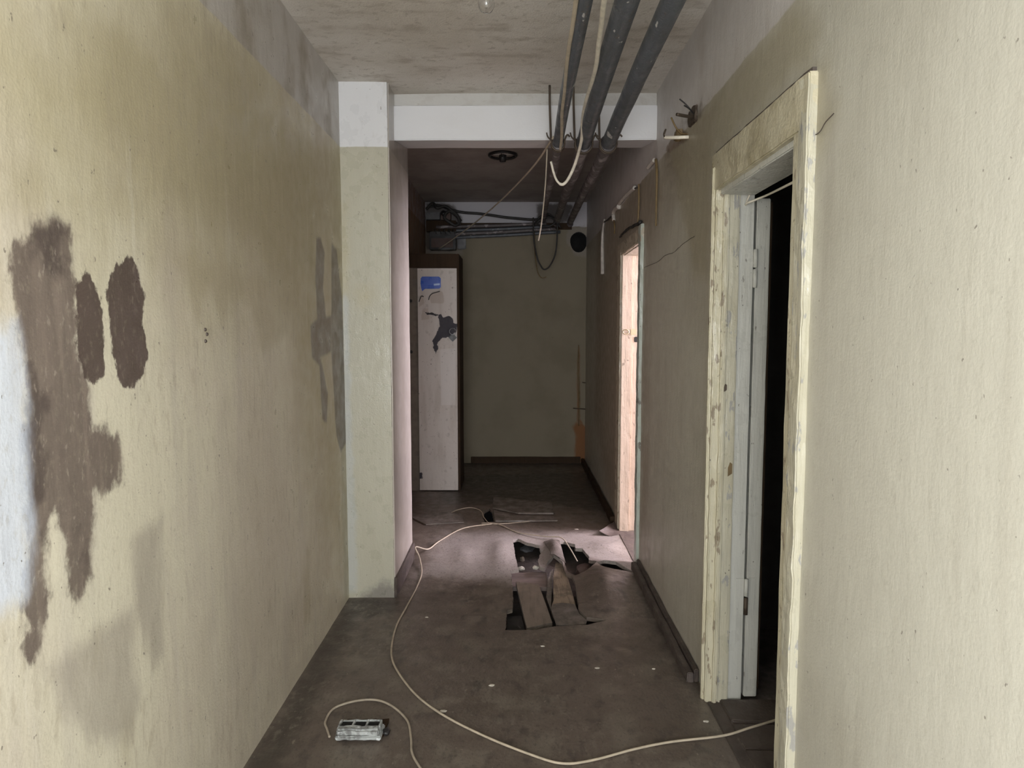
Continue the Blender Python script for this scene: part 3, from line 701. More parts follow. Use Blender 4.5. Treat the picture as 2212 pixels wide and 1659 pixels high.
# ------------------------------------------------------------------ floorboards and debris in the torn floor
def world_poly(z, *pp): return [tuple(onZ(px, py, z)[:2]) for px, py in pp]
tag(prism('floorboard', world_poly(-0.03, (1114,1256),(1164,1262),(1193,1345),(1138,1356)), -0.055, -0.03, mat_plank, jitter=0.003), 'wide loose floorboard on the left in the torn floor opening', 'floorboard')
fb2 = tag(prism('floorboard', world_poly(-0.02, (1200,1214),(1214,1218),(1228,1254),(1245,1312),(1252,1340),(1202,1342),(1191,1312),(1196,1296),(1195,1247)), -0.048, -0.02, mat_tan, jitter=0.003), 'narrow tan floorboard with splintered pointed end in the torn opening', 'floorboard')
cv = prism('linoleum_remnant', world_poly(-0.012, (1194,1306),(1212,1303),(1241,1305),(1252,1326),(1268,1340),(1266,1349),(1202,1350),(1190,1314)), -0.018, -0.011, mat_floor, fb2, jitter=0.003)
tag(prism('floorboard', world_poly(-0.06, (1103,1236),(1180,1236),(1186,1268),(1108,1268)), -0.085, -0.06, mat_redwood, jitter=0.003), 'short board lying crosswise between the dark holes in the floor', 'floorboard')
def sheet(name, grid, th, mat, parent=None):
    """thin curled sheet from rows of points, with thickness th"""
    n, m = len(grid), len(grid[0])
    v = [p for r in grid for p in r]; v = [Vector(p) for p in v]
    v2 = v + [p - Vector((0, 0, th)) for p in v]; B = n * m; f = []
    for i in range(n - 1):
        for j in range(m - 1):
            q = (i * m + j, i * m + j + 1, (i + 1) * m + j + 1, (i + 1) * m + j); f.append(q); f.append(tuple(B + t for t in q[::-1]))
    bd = [i for i in range(m)] + [i * m + m - 1 for i in range(1, n)] + [(n - 1) * m + j for j in range(m - 2, -1, -1)] + [i * m for i in range(n - 2, 0, -1)]
    for a, b in zip(bd, bd[1:] + bd[:1]): f.append((a, b, B + b, B + a))
    o = link(name, v2, f, mat, parent); soften(o, 35); return o
def curl(p0, p1, p2, p3, h, n=9, m=7, rag=0.012, base=0.004):
    """quad p0 p1 (fixed edge) to p3 p2 (lifted edge), rising with curl height h"""
    out = []
    for i in range(n):
        t = i / (n - 1); row = []
        for j in range(m):
            s = j / (m - 1)
            a = Vector(p0).lerp(Vector(p1), s); b = Vector(p3).lerp(Vector(p2), s)
            q = a.lerp(b, t); k = noise.noise(Vector((q.x * 13, q.y * 13, 3)))
            x = q.x + (rag * k if i == n - 1 else 0); y = q.y + (rag * noise.noise(Vector((q.x * 30, q.y * 30, 8))) if t > 0.8 else 0)
            row.append((x, y, base + floor_h(x, y) + h * t * t + 0.004 * k * t))
        out.append(row)
    return out
def fp(px, py): v = onZ(px, py); return (v.x, v.y)
tag(sheet('linoleum_flap', curl(fp(1175, 1172), fp(1208, 1171), fp(1222, 1228), fp(1192, 1212), 0.035), 0.004, mat_floor), 'pale curled linoleum tongue between the two dark holes', 'linoleum')
tag(sheet('linoleum_flap', curl(fp(1180, 1270), fp(1190, 1300), fp(1194, 1222), fp(1184, 1236), 0.03, rag=0.02, base=-0.05), 0.004, mat_floor), 'ragged linoleum shred standing between two loose floorboards', 'linoleum')
tag(sheet('linoleum_flap', curl(fp(1320, 1158), fp(1358, 1152), fp(1334, 1132), fp(1296, 1157), 0.035), 0.004, mat_skirt), 'small lifted floor covering corner at the far door jamb', 'linoleum')
# lumps in the dark hole
def lump(name, p, s, mat, seed, lab, cat, grp=None):
    bm = bmesh.new(); bmesh.ops.create_icosphere(bm, subdivisions=2, radius=1)
    for v in bm.verts:
        v.co *= 1 + 0.35 * noise.noise(v.co * 1.7 + Vector((seed, 0, 0)))
        v.co = Vector((v.co.x * s[0], v.co.y * s[1], v.co.z * s[2])) + Vector(p)
    return tag(obj_bm(name, bm, mat), lab, cat, grp)
def lz(px, py, z): return tuple(onZ(px, py, z))
lump('plaster_lump', lz(1126, 1228, -0.05), (0.022, 0.016, 0.014), mat_chip, 1, 'white plaster lump at the left front corner of the dark hole', 'rubble')
lump('plaster_lump', lz(1157, 1226, -0.05), (0.020, 0.016, 0.015), mat_chip, 2, 'round white plaster lump at the right front of the dark hole', 'rubble')
lump('rubble_piece', lz(1128, 1208, -0.11), (0.018, 0.014, 0.02), mat_plank, 3, 'small tan block deep inside the left dark hole', 'rubble')
lump('rubble_piece', lz(1139, 1186, -0.12), (0.05, 0.07, 0.02), mat_plate, 4, 'grey stone deep inside the left dark hole', 'rubble')
tag(prism('rubble_slab', world_poly(-0.03, (1240,1172),(1257,1173),(1260,1188),(1241,1186)), -0.045, -0.03, mat_plank, jitter=0.002), 'tan flake stuck at the back edge of the right hole', 'rubble')
tag(prism('tin_box', world_poly(-0.02, (1096,1324),(1126,1322),(1134,1357),(1096,1358)), -0.10, -0.04, mat_black, jitter=0.002), 'dark sooty block in the near left corner of the torn opening', 'block')
lump('rubble_piece', lz(1284, 1334, -0.06), (0.065, 0.045, 0.03), mat_boxbrown, 5, 'reddish crumbled heap right of the tan floorboard', 'rubble')
lump('rubble_piece', lz(1262, 1232, -0.10), (0.06, 0.07, 0.04), mat_boxbrown, 6, 'brown crumbled heap in the right dark hole', 'rubble')
# raised plates of floor covering in the dim far part
tag(prism('floor_panel', Fl((1066,1078),(1100,1080),(1192,1088),(1196,1112),(1120,1112),(1064,1100)), 0.004, 0.016, mat_floor, jitter=0.004), 'upper loose floor panel lying in the dim far part', 'panel')
tag(prism('floor_panel', Fl((1066,1104),(1110,1116),(1196,1118),(1204,1127),(1070,1128)), 0.002, 0.012, mat_floor, jitter=0.003), 'lower broken floor panel in front of the notch hole', 'panel')
tag(prism('floor_scrap', Fl((890,1120),(960,1108),(1000,1112),(1002,1130),(920,1135)), 0.003, 0.010, mat_floor, jitter=0.003), 'flat scrap of floor covering left of the notch hole', 'scrap')
# small crumbs on the near floor
crumb = [((958, 1537), (0.014, 0.009, 0.003), 'oval pale plaster flake lying on the floor by the cable'), ((1062, 1482), (0.012, 0.008, 0.004), 'white plaster crumb in the middle of the floor'),
         ((1290, 1444), (0.012, 0.006, 0.003), 'thin pale chip on the floor right of centre'), ((1172, 1398), (0.010, 0.005, 0.003), 'small curved pale chip in front of the torn opening'),
         ((1412, 1446), (0.008, 0.005, 0.003), 'tiny pale crumb on the floor near the right skirting'), ((1245, 1144), (0.016, 0.006, 0.003), 'pale splinter behind the torn floor opening'),
         ((922, 1335), (0.009, 0.006, 0.002), 'pale speck on the floor left of the torn opening'), ((1525, 1560), (0.012, 0.006, 0.003), 'tan crumb by the foot of the cream doorway')]
for i, (p, s, lab) in enumerate(crumb):
    v = onZ(*p); lump('plaster_crumb', (v.x, v.y, floor_h(v.x, v.y) + s[2] * 0.7), s, mat_chip, 10 + i, lab, 'crumb', 'pale crumbs on the floor')

# ------------------------------------------------------------------ floor cables
def floor_pts(r, *pp):
    out = []
    for p in pp:
        v = onZ(p[0], p[1]); out.append((v.x, v.y, floor_h(v.x, v.y) + r + 0.002 + (p[2] if len(p) > 2 else 0)))
    return out
tag(tube('floor_cable', floor_pts(0.0045, (1735,1548,0.03),(1690,1570,0.03),(1620,1590,0.026),(1560,1598,0.008),(1450,1607),(1370,1622),(1280,1645),(1215,1652),(1150,1635),(1050,1595),(960,1550),(900,1505),(860,1455),(846,1420),(848,1385),(858,1350),(880,1310),(900,1270),(911,1238),(906,1212,0.02),(898,1203,0.06),(925,1195,0.02),(950,1170),(1000,1143),(1062,1134)), 0.0045, mat_cable, seg=8, sm=8), 'long cream cable winding from the cream doorway along the floor', 'cable')
tag(tube('floor_cable', floor_pts(0.0035, (970,1112),(985,1104),(1015,1098),(1038,1104),(1046,1120),(1060,1133),(1090,1133),(1145,1127)), 0.0035, mat_cable_d, seg=8), 'thin wire looping over the dim far floor', 'cable')
tag(tube('floor_cable', floor_pts(0.004, (1040,1132),(1075,1134),(1120,1152),(1180,1165,0.01),(1212,1171,0.02),(1230,1188,0.01),(1247,1204,-0.03)), 0.004, mat_cable_d, seg=8), 'wire running into the right dark hole in the floor', 'cable')
tag(tube('floor_cable', floor_pts(0.0045, (712,1594),(707,1578),(703,1560),(722,1532),(770,1517),(815,1515),(850,1530),(880,1560),(888,1600),(890,1630),(905,1659),(935,1700),(960,1760)), 0.0045, mat_cable_d, seg=8, sm=8), 'grey brown cable looping round the broken socket block', 'cable')

# ------------------------------------------------------------------ broken triple socket block
a = onZ(722, 1604); b = onZ(824, 1600)
sx0, sx1, sy0, sy1 = a.x, b.x, a.y, a.y + 0.085
sb = empty('socket_block', ((sx0 + sx1) / 2, sy0, 0)); tag(sb, 'broken grey triple socket block lying on the near floor', 'socket')
bm = bmesh.new()
rough_box('shadow_plate', sx0 + 0.012, sx1 + 0.004, sy0 + 0.03, sy1 + 0.055, 0.002, 0.0065, mat_darkwood, sb, step=0.02, amp=0.003, fr=25, bev=0.001)  # dark plate laid down as the cast shadow behind the block
rough_box('base', sx0, sx1, sy0, sy1, 0.006, 0.022, mat_sock, sb, step=0.02, amp=0.003, fr=30)
rough_box('front_shell', sx0 + 0.006, sx1 - 0.008, sy0 + 0.004, sy0 + 0.036, 0.02, 0.046, mat_sock, sb, step=0.012, amp=0.004, fr=34, bev=0.006)
rough_box('back_rail', sx0 + 0.012, sx1 - 0.012, sy1 - 0.018, sy1 - 0.004, 0.02, 0.042, mat_sock, sb, step=0.02, amp=0.003, fr=30)
wd = (sx1 - sx0 - 0.02)
for k in range(4):
    x = sx0 + 0.008 + wd * k / 3
    rough_box('divider', x - 0.002, x + 0.005, sy0 + 0.03, sy1 - 0.012, 0.02, 0.045, mat_sock, sb, step=0.02, amp=0.0015, fr=30, bev=0.001)
for k in range(3):
    x = sx0 + 0.016 + wd * k / 3
    box('slot_shade', x, x + wd / 3 - 0.012, sy0 + 0.037, sy1 - 0.02, 0.0225, 0.040, mat_hole_black, sb, bev=0)  # solid black fill standing in for the shade inside each socket
lump('plastic_shard', (sx1 + 0.012, sy0 + 0.05, 0.012), (0.014, 0.02, 0.012), mat_black, 31, 'small dark shard at the right end of the socket block', 'shard')

# ------------------------------------------------------------------ ceiling bulb and far lamp rose
bx_, by_ = -0.099, 2.40
zb = onY(1053, 28, by_).z
bl = empty('light_bulb', (bx_, by_, zb)); tag(bl, 'clear bare light bulb hanging from the near ceiling', 'bulb')
prof = [(0.0, 0.0), (0.010, 0.0015), (0.020, 0.007), (0.0265, 0.018), (0.029, 0.032), (0.0275, 0.046), (0.0215, 0.062), (0.015, 0.076), (0.013, 0.084)]
lathe('glass', prof + [(max(r - 0.0012, 0.0), h + (0.0012 if k == len(prof) - 1 else 0)) for k, (r, h) in enumerate(reversed(prof))], bx_, by_, zb, mat_bulb, bl, seg=28)
lathe('stem', [(0.0, 0.030), (0.003, 0.032), (0.004, 0.06), (0.009, 0.082), (0.0, 0.083)], bx_, by_, zb, mat_white_por, bl, seg=12)
lathe('screw_cap', [(0.0132, 0.083), (0.0135, 0.105), (0.0, 0.107)], bx_, by_, zb, mat_brass, bl, seg=20)
lathe('socket', [(0.0, 0.10), (0.019, 0.10), (0.021, 0.125), (0.015, 0.15), (0.0, 0.152)], bx_, by_, zb, mat_black, bl, seg=20)
tube('filament', [Vector((bx_ + dx, by_, zb + dz)) for dx, dz in ((-0.004, 0.05), (-0.011, 0.034), (0, 0.029), (0.011, 0.034), (0.004, 0.05))], 0.0006, mat_steel, bl, seg=6)
tube('cord', [(bx_, by_, zb + 0.15), (bx_, by_, ZC)], 0.004, mat_cable, bl, seg=8, sm=0)
fc = onZ(1086, 333, ZCF)
fx = empty('ceiling_lamp_rose', (fc.x, fc.y, ZCF)); tag(fx, 'black ringed ceiling lamp holder without bulb in the dim far part', 'lamp')
lathe('ring', [(0.092, 0.0), (0.115, 0.0), (0.118, -0.014), (0.110, -0.022), (0.096, -0.018)], fc.x, fc.y, ZCF, mat_black, fx, seg=36, closed=True)
lathe('backplate', [(0.0, 0.0), (0.093, 0.0), (0.093, -0.006), (0.0, -0.008)], fc.x, fc.y, ZCF, mat_white_por, fx, seg=32)
lathe('lamp_socket', [(0.0, -0.004), (0.03, -0.006), (0.03, -0.03), (0.024, -0.06), (0.0, -0.062)], fc.x, fc.y, ZCF, mat_black, fx, seg=20)
for k in (0, 1, 2):
    an = k * 2.1 + 0.4
    tube('clip', [(fc.x + 0.02 * math.cos(an), fc.y + 0.02 * math.sin(an), ZCF - 0.02), (fc.x + 0.05 * math.cos(an), fc.y + 0.05 * math.sin(an), ZCF - 0.03), (fc.x + 0.1 * math.cos(an), fc.y + 0.1 * math.sin(an), ZCF - 0.012)], 0.003, mat_black, fx, seg=6)

# ------------------------------------------------------------------ ceiling pipes with hangers
pipes = [(0.205, 0.232, 0.30, 0.027, 'thin left'), (0.335, 0.372, 0.45, 0.039, 'thick middle'), (0.478, 0.505, 0.60, 0.037, 'thick right')]
YH = 3.74
for i, (xa, xb, xc, r, lab) in enumerate(pipes):
    zp = 2.512
    pe = empty('ceiling_pipe', (xb, YH, zp)); tag(pe, ['thin left ceiling pipe with a cable tied along it', 'thick middle ceiling pipe beside the ivory cable', 'thick right ceiling pipe nearest the right wall'][i], 'pipe', 'ceiling pipes')
    tube('pipe_run', [(xa - 0.02, YN + 0.02, zp), (xa, 1.5, zp), ((xa + xb) / 2, 2.9, zp), (xb, YH + 0.05, zp)], r, mat_pipe, pe, seg=20, sm=14, wob=0.002, fr=3)
    tube('pipe_run_far', [(xb, YH + 0.045, zp), (xb + 0.02, 4.4, zp + 0.03), ((xb + xc) / 2, 5.6, zp + 0.09), (xc, YB - 0.12, zp + 0.16), (xc, YB - 0.07, zp + 0.14)], r * 0.92, mat_pipe_far, pe, seg=18, sm=10, wob=0.002, fr=3)
    lathe('coupling', [(r * 0.5, -0.035), (r + 0.008, -0.032), (r + 0.010, 0.0), (r + 0.008, 0.03), (r * 0.5, 0.034)], xb, YH + 0.03, zp, mat_pipe_far, pe, axis='Y', seg=18)
    for dy in (-0.012, 0.016):
        tube('hanger_ring', [Vector((xb + (r + 0.008) * math.cos(t), YH + dy, zp - 0.004 + (r + 0.012) * math.sin(t))) for t in [math.pi * (0.85 + 1.3 * k / 14) for k in range(15)]], 0.005, mat_iron, pe, seg=8, sm=0)
    tube('hanger_rod', [(xb - r - 0.01, YH, zp + 0.02), (xb - r - 0.016, YH - 0.01, zp + 0.15), (xb - r - 0.02, YH - 0.02, ZC)], 0.006, mat_iron, pe, seg=8, wob=0.002)
    tube('hanger_tail', [(xb + r + 0.006, YH, zp + 0.01), (xb + r + 0.022, YH - 0.01, zp + 0.04), (xb + r + 0.036, YH - 0.012, zp + 0.03)], 0.005, mat_iron, pe, seg=8)
    tube('hanger_tail', [(xb - r - 0.006, YH, zp + 0.01), (xb - r - 0.028, YH - 0.01, zp + 0.03), (xb - r - 0.036, YH - 0.02, zp + 0.05)], 0.004, mat_iron, pe, seg=8)
# ivory cable beside the middle pipe, dropping in a loop under the beam
def cz(px, py, y): return tuple(onY(px, py, y))
tag(tube('hanging_cable', [cz(1312, -60, 1.85), cz(1306, 0, 2.02), cz(1297, 70, 2.3), cz(1288, 140, 2.6), cz(1272, 200, 2.95), cz(1260, 245, 3.25), cz(1256, 300, 3.55), cz(1246, 345, 3.75), cz(1230, 382, 3.82), cz(1216, 398, 3.84), cz(1204, 392, 3.84), cz(1196, 374, 3.85), cz(1190, 350, 3.86)], lambda t: 0.0085 if t < 0.8 else 0.0065, mat_cable_w, seg=10, sm=8, wob=0.003, fr=5), 'thick ivory cable along the middle pipe ending in a hanging loop', 'cable')
tag(tube('pipe_cable', [(0.172, YN + 0.05, 2.50), (0.180, 1.5, 2.49), (0.188, 2.3, 2.492), (0.208, 3.0, 2.488), (0.238, 3.55, 2.482), (0.245, 3.75, 2.475)], 0.0075, mat_cable, seg=8, wob=0.004, fr=5), 'thin cream cable tied along the left ceiling pipe', 'cable')
# string from the hanger down to the junction boxes, with drop strings
tag(tube('twine', [cz(1196, 296, 3.70), cz(1150, 362, 4.6), cz(1085, 430, 5.8), cz(1030, 478, 6.6), cz(985, 512, 7.1), cz(948, 538, 7.35)], 0.0062, mat_cable, seg=8), 'tan cord stretched from the pipe hanger down to the far left corner', 'cord')
tag(tube('drop_wire', [cz(1182, 322, 4.0), cz(1178, 400, 4.1), cz(1170, 480, 4.2), cz(1163, 520, 4.25)], 0.004, mat_cable_d, seg=8), 'straight thin wire dangling under the left pipe', 'wire')
tag(tube('wire_loop', [cz(1152, 470, 7.1), cz(1153, 515, 7.1), cz(1160, 555, 7.12), cz(1168, 574, 7.12), cz(1176, 582, 7.12), cz(1188, 574, 7.12), cz(1199, 550, 7.1), cz(1203, 520, 7.1), cz(1204, 484, 7.1)], 0.008, mat_wire_b, seg=8), 'dark wire hanging in a U before the back wall', 'wire')
tag(tube('wire_loop', [cz(1154, 500, 7.41), cz(1155, 540, 7.3), cz(1161, 585, 7.22), cz(1170, 600, 7.22), cz(1180, 598, 7.22)], 0.005, mat_wire_y, seg=8), 'thin brown wire tail hanging below the dark U of wire', 'wire')

# ------------------------------------------------------------------ back wall services
YS = YB - 0.10
rail = tag(prism('service_rail', [(-0.60, YB - 0.03), (0.62, YB - 0.03), (0.62, YB - 0.008), (-0.60, YB - 0.008)], 2.60, 2.67, mat_darkwood), 'dark wooden rail across the top of the back wall', 'rail')
for i, (zl, zr, yy) in enumerate(((2.615, 2.655, YS), (2.575, 2.625, YS + 0.02), (2.535, 2.595, YS), (2.500, 2.565, YS + 0.02))):
    tag(tube('wall_pipe', [(-0.86 + 0.03 * i, yy, zl), (-0.2, yy, zl * 0.6 + zr * 0.4), (0.34 + 0.05 * i, yy, zr)], 0.017, mat_pipe_far if i % 2 == 0 else mat_pipe, seg=12, wob=0.002), ['topmost', 'second', 'third', 'lowest'][i] + ' thin pipe running sideways under the dark back wall rail', 'pipe', 'pipes across the back wall')
tag(tube('sagging_cable', [cz(925, 447, 7.4), cz(950, 444, 7.38), cz(985, 456, 7.4), cz(1040, 462, 7.4), cz(1100, 470, 7.4), cz(1155, 474, 7.4), cz(1190, 466, 7.38)], 0.014, mat_wire_b, seg=8, wob=0.006), 'black cable sagging across the white band of the back wall', 'cable')
def bb(px0, py0, px1, py1, y): p = onY(px0, py1, y); q = onY(px1, py0, y); return p.x, q.x, p.z, q.z
def bbox(name, r, y, d, mat, lab, cat, amp=0.003):
    x0, x1, z0, z1 = bb(*r, y)
    return tag(rough_box(name, x0, x1, y, y + d, z0, z1, mat, step=0.06, amp=amp, fr=14, bev=0.004), lab, cat)
jb = empty('junction_box', cz(952, 540, 7.36)); tag(jb, 'dark open junction box at the top left of the back wall', 'box')
x0, x1, z0, z1 = bb(928, 500, 984, 539, 7.36)
rough_box('case', x0, x1, 7.36, 7.49, z0, z1, mat_black, jb, step=0.06, amp=0.004, fr=14)
rough_box('lid', x0 + 0.02, x1 - 0.03, 7.345, 7.358, z0 + 0.02, z0 + 0.12, mat_boxbrown, jb, step=0.05, amp=0.002)
for k in range(5):
    x = x0 + 0.05 + 0.05 * k
    tube('wire_end', [(x, 7.37, z1 - 0.01), (x + 0.01, 7.33, z1 + 0.02), (x + 0.03, 7.32, z1 - 0.03)], 0.004, mat_wire_b, jb, seg=6)
bbox('fuse_panel', (922, 452, 962, 474, 0), 7.38, 0.11, mat_boxbrown, 'brown fuse board under the far ceiling corner', 'panel') if False else None
tag(rough_box('fuse_board', *bb(920, 458, 950, 474, 7.40)[:2], 7.40, 7.49, *bb(920, 458, 950, 474, 7.40)[2:], mat_plate, step=0.05, amp=0.003), 'greyish brown fuse board in the far upper left corner', 'board')
x0, x1, z0, z1 = bb(952, 456, 973, 475, 7.38)
fb = empty('fuse_holder', ((x0 + x1) / 2, 7.38, z0)); tag(fb, 'reddish fuse holder beside the greyish fuse board', 'fuse')
rough_box('body', x0, x1, 7.38, 7.49, z0, z1, mat_boxbrown, fb, step=0.05, amp=0.003)
lathe('fuse_cap', [(0.03, 0.0), (0.03, -0.03), (0.0, -0.032)], (x0 + x1) / 2 - 0.02, 7.38, (z0 + z1) / 2 + 0.02, mat_black, fb, axis='Y', seg=14)
tag(rough_box('shelf_board', *bb(920, 476, 985, 500, 7.40)[:2], 7.40, 7.49, *bb(920, 476, 985, 500, 7.40)[2:], mat_darkwood, step=0.06, amp=0.006), 'dark scorched board below the fuse board', 'board')
tag(rough_box('cover_plate', *bb(988, 508, 1006, 538, 7.44)[:2], 7.44, 7.49, *bb(988, 508, 1006, 538, 7.44)[2:], mat_plate, step=0.05, amp=0.006, bev=0.01), 'grey rounded cover plate right of the dark junction box', 'plate')
tag(tube('tangled_wires', [cz(921, 452, 7.38), cz(935, 440, 7.34), cz(944, 450, 7.30), cz(962, 446, 7.34), cz(985, 462, 7.34), cz(992, 480, 7.34), cz(982, 486, 7.32), cz(960, 470, 7.30), cz(974, 456, 7.34), cz(996, 478, 7.36)], 0.016, mat_wire_b, seg=8, wob=0.01, fr=9), 'thick knot of black wiring around the fuse holder', 'wires')
tag(tube('tangled_wires', [cz(1150, 488, 7.28), cz(1165, 470, 7.2), cz(1185, 462, 7.25), cz(1200, 478, 7.2), cz(1180, 490, 7.2), cz(1160, 480, 7.22), cz(1190, 470, 7.2), cz(1212, 492, 7.25)], 0.010, mat_wire_b, seg=8, wob=0.01, fr=9), 'black wiring tangle where the ceiling pipes meet the back wall', 'wires')
# rusty bracket pins by the back right corner
for (py, lab) in ((827, 'upper small iron pin beside the rust streak'), (883, 'lower small iron pin crossing the rust streak')):
    tag(tube('iron_pin', [cz(1238 if py > 850 else 1258, py - 1, 7.46), cz(1268, py + 1, 7.46)], 0.006, mat_iron, seg=6, sm=0), lab, 'pin')
tag(tube('rusty_riser', [cz(1250, 745, 7.47), cz(1249, 800, 7.47), cz(1251, 860, 7.47), cz(1250, 920, 7.47)], lambda t: 0.004 + 0.005 * math.sin(math.pi * t), mat_wire_y, seg=8), 'thin rusty vertical strip near the back right corner', 'strip')

# ------------------------------------------------------------------ closet with peeling white door
CY = 6.18; cxr = -0.512; ct = onY(993, 548, CY).z
cl = empty('closet', ((XLF + cxr) / 2, CY, 0)); tag(cl, 'tall dark brown closet with a peeling white door at the back left', 'closet')
dl = onY(906, 900, CY).x; dr = onY(989, 900, CY).x; dt = onY(950, 580, CY).z
rough_box('side_panel', cxr - 0.022, cxr, CY, CY + 0.44, 0.0, ct, mat_darkwood, cl, step=0.2, amp=0.002)
rough_box('header', XLF + 0.005, cxr - 0.022, CY, CY + 0.05, dt + 0.005, ct, mat_darkwood, cl, step=0.1, amp=0.002)
mat_stile = plain('brown_grey_paint', (0.16, 0.13, 0.10), 0.6)
rough_box('stile', XLF + 0.005, dl - 0.004, CY, CY + 0.05, 0.0, dt + 0.005, mat_stile, cl, step=0.1, amp=0.002)
box('back_panel', XLF + 0.005, cxr - 0.022, CY + 0.42, CY + 0.44, 0.0, ct - 0.03, mat_darkwood, cl)
box('top_panel', XLF + 0.005, cxr - 0.022, CY + 0.05, CY + 0.44, ct - 0.03, ct, mat_darkwood, cl)
def Cd(*pp): return [(onY(px, py, CY - 0.02).x, onY(px, py, CY - 0.02).z) for px, py in pp]
cd = wall_grid('door', 'Y', CY - 0.022, 0.038, dl, dr, 0.012, dt, mat_cdoor, step=0.0125, amp=0.0015, parent=cl, wave=6, polys={
  'dark': [Cd((946,680),(952,678),(958,686),(970,682),(980,690),(980,698),(988,700),(986,715),(978,722),(972,728),(955,730),(944,742),(947,752),(942,764),(936,752),(937,745),(934,736),(942,722),(950,704)),
           Cd((921,675),(930,677),(936,676),(945,680),(943,683),(930,680),(922,680)), Cd((902,1022),(912,1020),(913,1034),(905,1034))],
  'old': [Cd((928,640),(935,630),(950,628),(957,632),(960,655),(930,655)), Cd((912,668),(925,665),(928,690),(910,692)), Cd((905,640),(914,636),(916,655),(905,665))],
  'panel': [Cd((951,755),(984,752),(984,875),(953,875))]})
cd.parent = cl; cd.location = -Vector(cl.location)
# raised flaking lips of paint on the closet door
yd = CY - 0.026
for pts in (((926,648),(928,640),(934,634),(944,631),(950,629)), ((897 + 8, 652),(910, 640),(915, 641)), ((919,675),(926,678),(933,676),(940,680),(946,680))):
    o = tube('paint_flake', [cz(px, py, yd) for px, py in pts], 0.0045, mat_black, cd, seg=6)
sp_ = [cz(px, py, yd) for px, py in ((909,601),(912,597.5),(948,597.5),(952,601),(952.5,620),(949,623.5),(918,624),(912,629),(910,622),(908.5,612))]
st = prism('sticker', [(p[0], p[2]) for p in sp_], 0, 0.003, mat_sticker, None)
for v in st.data.vertices: v.co = Vector((v.co.x, CY - 0.0285 + v.co.z, v.co.y))
st.parent = cd; st['label'] = 'blue rounded speech bubble sticker'
s2 = [cz(px, py, yd) for px, py in ((937,613),(950,612),(950,616),(937,617))]
s2o = prism('sticker_print', [(p[0], p[2]) for p in s2], 0, 0.002, mat_sticker_w, None)
for v in s2o.data.vertices: v.co = Vector((v.co.x, CY - 0.0295 + v.co.z, v.co.y))
s2o.parent = cd
hp = cz(978, 729, CY - 0.03)
hs_ = box('hasp', -0.028, 0.028, -0.008, 0.004, -0.028, 0.028, mat_black, None, bev=0.003)
hs_.data.transform(Matrix.Translation(hp) @ Matrix.Rotation(math.radians(45), 4, 'Y')); hs_.parent = cd
tube('hasp_loop', [(hp[0] + 0.03 * math.cos(t), CY - 0.036, hp[2] + 0.055 + 0.03 * math.sin(t)) for t in [math.pi * 2 * k / 12 for k in range(13)]], 0.004, mat_steel, cd, seg=6, sm=0)
for (px, py) in ((887, 650), (888, 760)):
    p = cz(px, py, CY - 0.002)
    lathe('hinge_hole', [(0.0, -0.004), (0.014, -0.004), (0.016, 0.004)], p[0], p[1], p[2], mat_black, cl, axis='Y', seg=14)

# ------------------------------------------------------------------ right wall wires, conduits and stubs
def rw(px, py, off=0.012): return tuple(onX(px, py, XR - off))
tag(tube('wall_conduit', [rw(1414, 346), rw(1408, 352), rw(1400, 362)], 0.012, mat_conduit, seg=10), 'short white conduit stub right under the beam on the right wall', 'conduit')
tag(tube('wall_conduit', [rw(1372, 405), rw(1355, 420), rw(1342, 435), rw(1331, 450)], 0.013, mat_conduit, seg=10), 'slanting whitish conduit piece above the far doorway', 'conduit')
tag(tube('wall_conduit', [rw(1338, 446), rw(1329, 452), rw(1325, 462), rw(1326, 476)], lambda t: 0.02 - 0.006 * t, mat_conduit, seg=10), 'white curved conduit elbow left above the far doorway', 'conduit')
tag(tube('wall_conduit', [rw(1306, 474), rw(1302, 500), rw(1301, 540), rw(1302, 592)], lambda t: 0.007 + 0.012 * t, mat_conduit, seg=10), 'pale hanging conduit strip on the dim right wall', 'conduit')
tag(tube('wall_wire', [rw(1417, 344), rw(1419, 380), rw(1418, 430), rw(1417, 488)], lambda t: 0.008 - 0.003 * t, mat_wire_y, seg=8), 'yellowed wire hanging down from under the beam end', 'wire')
tag(tube('wall_wire', [rw(1380, 398), rw(1380, 440), rw(1378, 482)], 0.006, mat_wire_y, seg=8), 'short brown wire dropping to the far doorway top', 'wire')
tag(tube('wall_wire', [rw(1376, 404), rw(1350, 424), rw(1330, 452), rw(1318, 470), rw(1306, 480)], 0.006, mat_wire_b, seg=8, wob=0.004), 'dark wire along the wall above the far doorway', 'wire')
tag(tube('wall_wire', [rw(1326, 476), rw(1328, 490), rw(1327, 504)], 0.006, mat_wire_y, seg=8), 'short wire tail under the white conduit elbow', 'wire')
tag(tube('wall_wire', [rw(1384, 480), rw(1370, 488), rw(1356, 495), rw(1345, 506), rw(1338, 512)], lambda t: 0.012 - 0.007 * t, mat_wire_b, seg=8, wob=0.006, fr=14), 'black frayed wire lying on the far doorway head', 'wire')
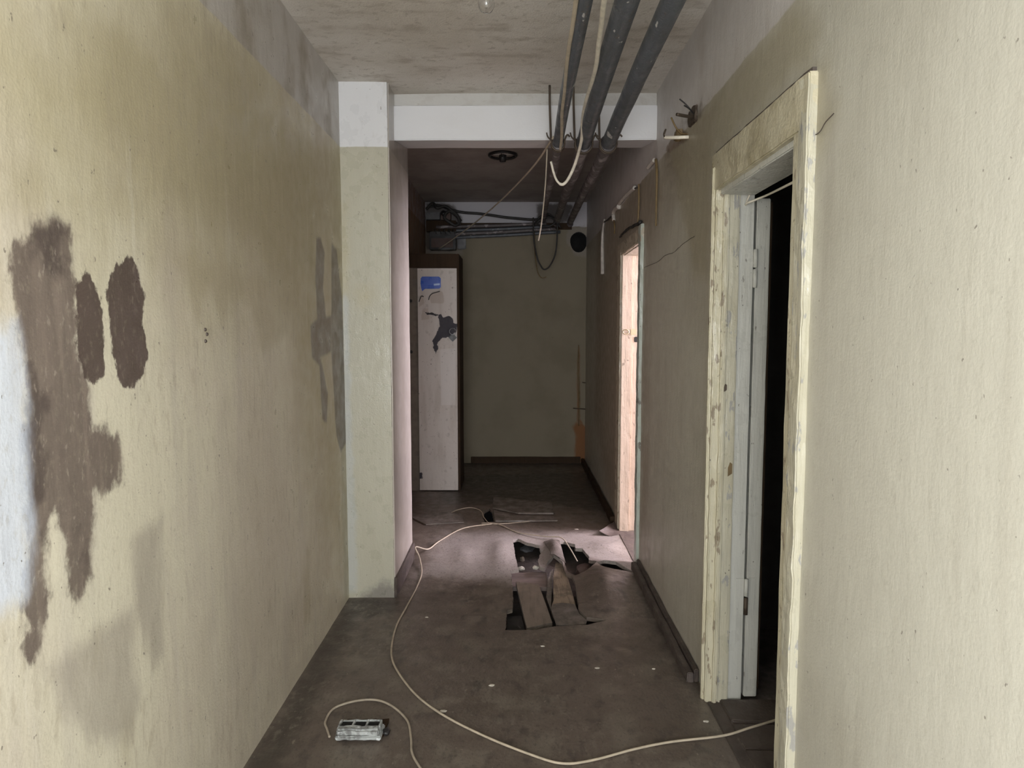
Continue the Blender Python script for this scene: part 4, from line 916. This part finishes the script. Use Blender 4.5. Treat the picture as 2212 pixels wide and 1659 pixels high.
# broken insulator brackets with stubs where the paint line meets the beam end
br = empty('wire_bracket', rw(1500, 252)); tag(br, 'upper broken wire bracket with splayed ends on the right wall', 'bracket')
tube('arm', [onX(1502, 252, XR), onX(1483, 251, XR - 0.05), onX(1462, 247, XR - 0.10)], 0.007, mat_iron, br, seg=8)
for q in ((1468, 214), (1478, 228)): tube('stub_wire', [onX(1500, 248, XR - 0.005), onX((1500 + q[0]) / 2, (248 + q[1]) / 2 - 3, XR - 0.04), onX(*q, XR - 0.07)], 0.003, mat_wire_b, br, seg=6)
rough_box('socket_chip', XR - 0.012, XR + 0.004, 2.97, 3.09, 2.40, 2.47, mat_iron, br, step=0.02, amp=0.008, fr=20)
br2 = empty('wire_bracket', rw(1470, 297)); tag(br2, 'lower broken wire bracket with pale stub on the right wall', 'bracket')
tube('arm', [onX(1488, 296, XR), onX(1462, 297, XR - 0.05), onX(1436, 297, XR - 0.09)], 0.008, mat_cable_w, br2, seg=8)
tube('hook', [onX(1436, 297, XR - 0.09), onX(1434, 290, XR - 0.1), onX(1438, 280, XR - 0.1), onX(1434, 292, XR - 0.11)], 0.004, mat_iron, br2, seg=6)
tube('clamp', [onX(1450, 254, XR - 0.07), onX(1460, 275, XR - 0.05), onX(1472, 288, XR - 0.02), onX(1486, 290, XR)], 0.004, mat_wire_y, br2, seg=6)
rough_box('clamp_block', XR - 0.03, XR + 0.002, 3.23, 3.28, 2.395, 2.44, mat_wire_y, br2, step=0.02, amp=0.006, fr=20)
# cracks in the plaster of the right wall
wr = bpy.data.objects['wall_right']
for pts in (((1392,577),(1420,566),(1436,552),(1455,545),(1475,527),(1500,510)), ((1742,300),(1768,288),(1782,265),(1800,245))):
    tube('crack', [rw(px, py, 0.0022) for px, py in pts], 0.0013, mat_skirt, wr, seg=6, wob=0.003, fr=30)
# scuffed holes in the left wall
for j, (px, py) in enumerate(((443, 712), (447, 722), (444, 737))):
    p = onX(px, py, XL + 0.001)
    lathe('nail_hole', [(0.0, 0.003), (0.0045, 0.003), (0.0065, -0.002)], p.x, p.y, p.z, mat_skirt, wl, axis='X', seg=8)
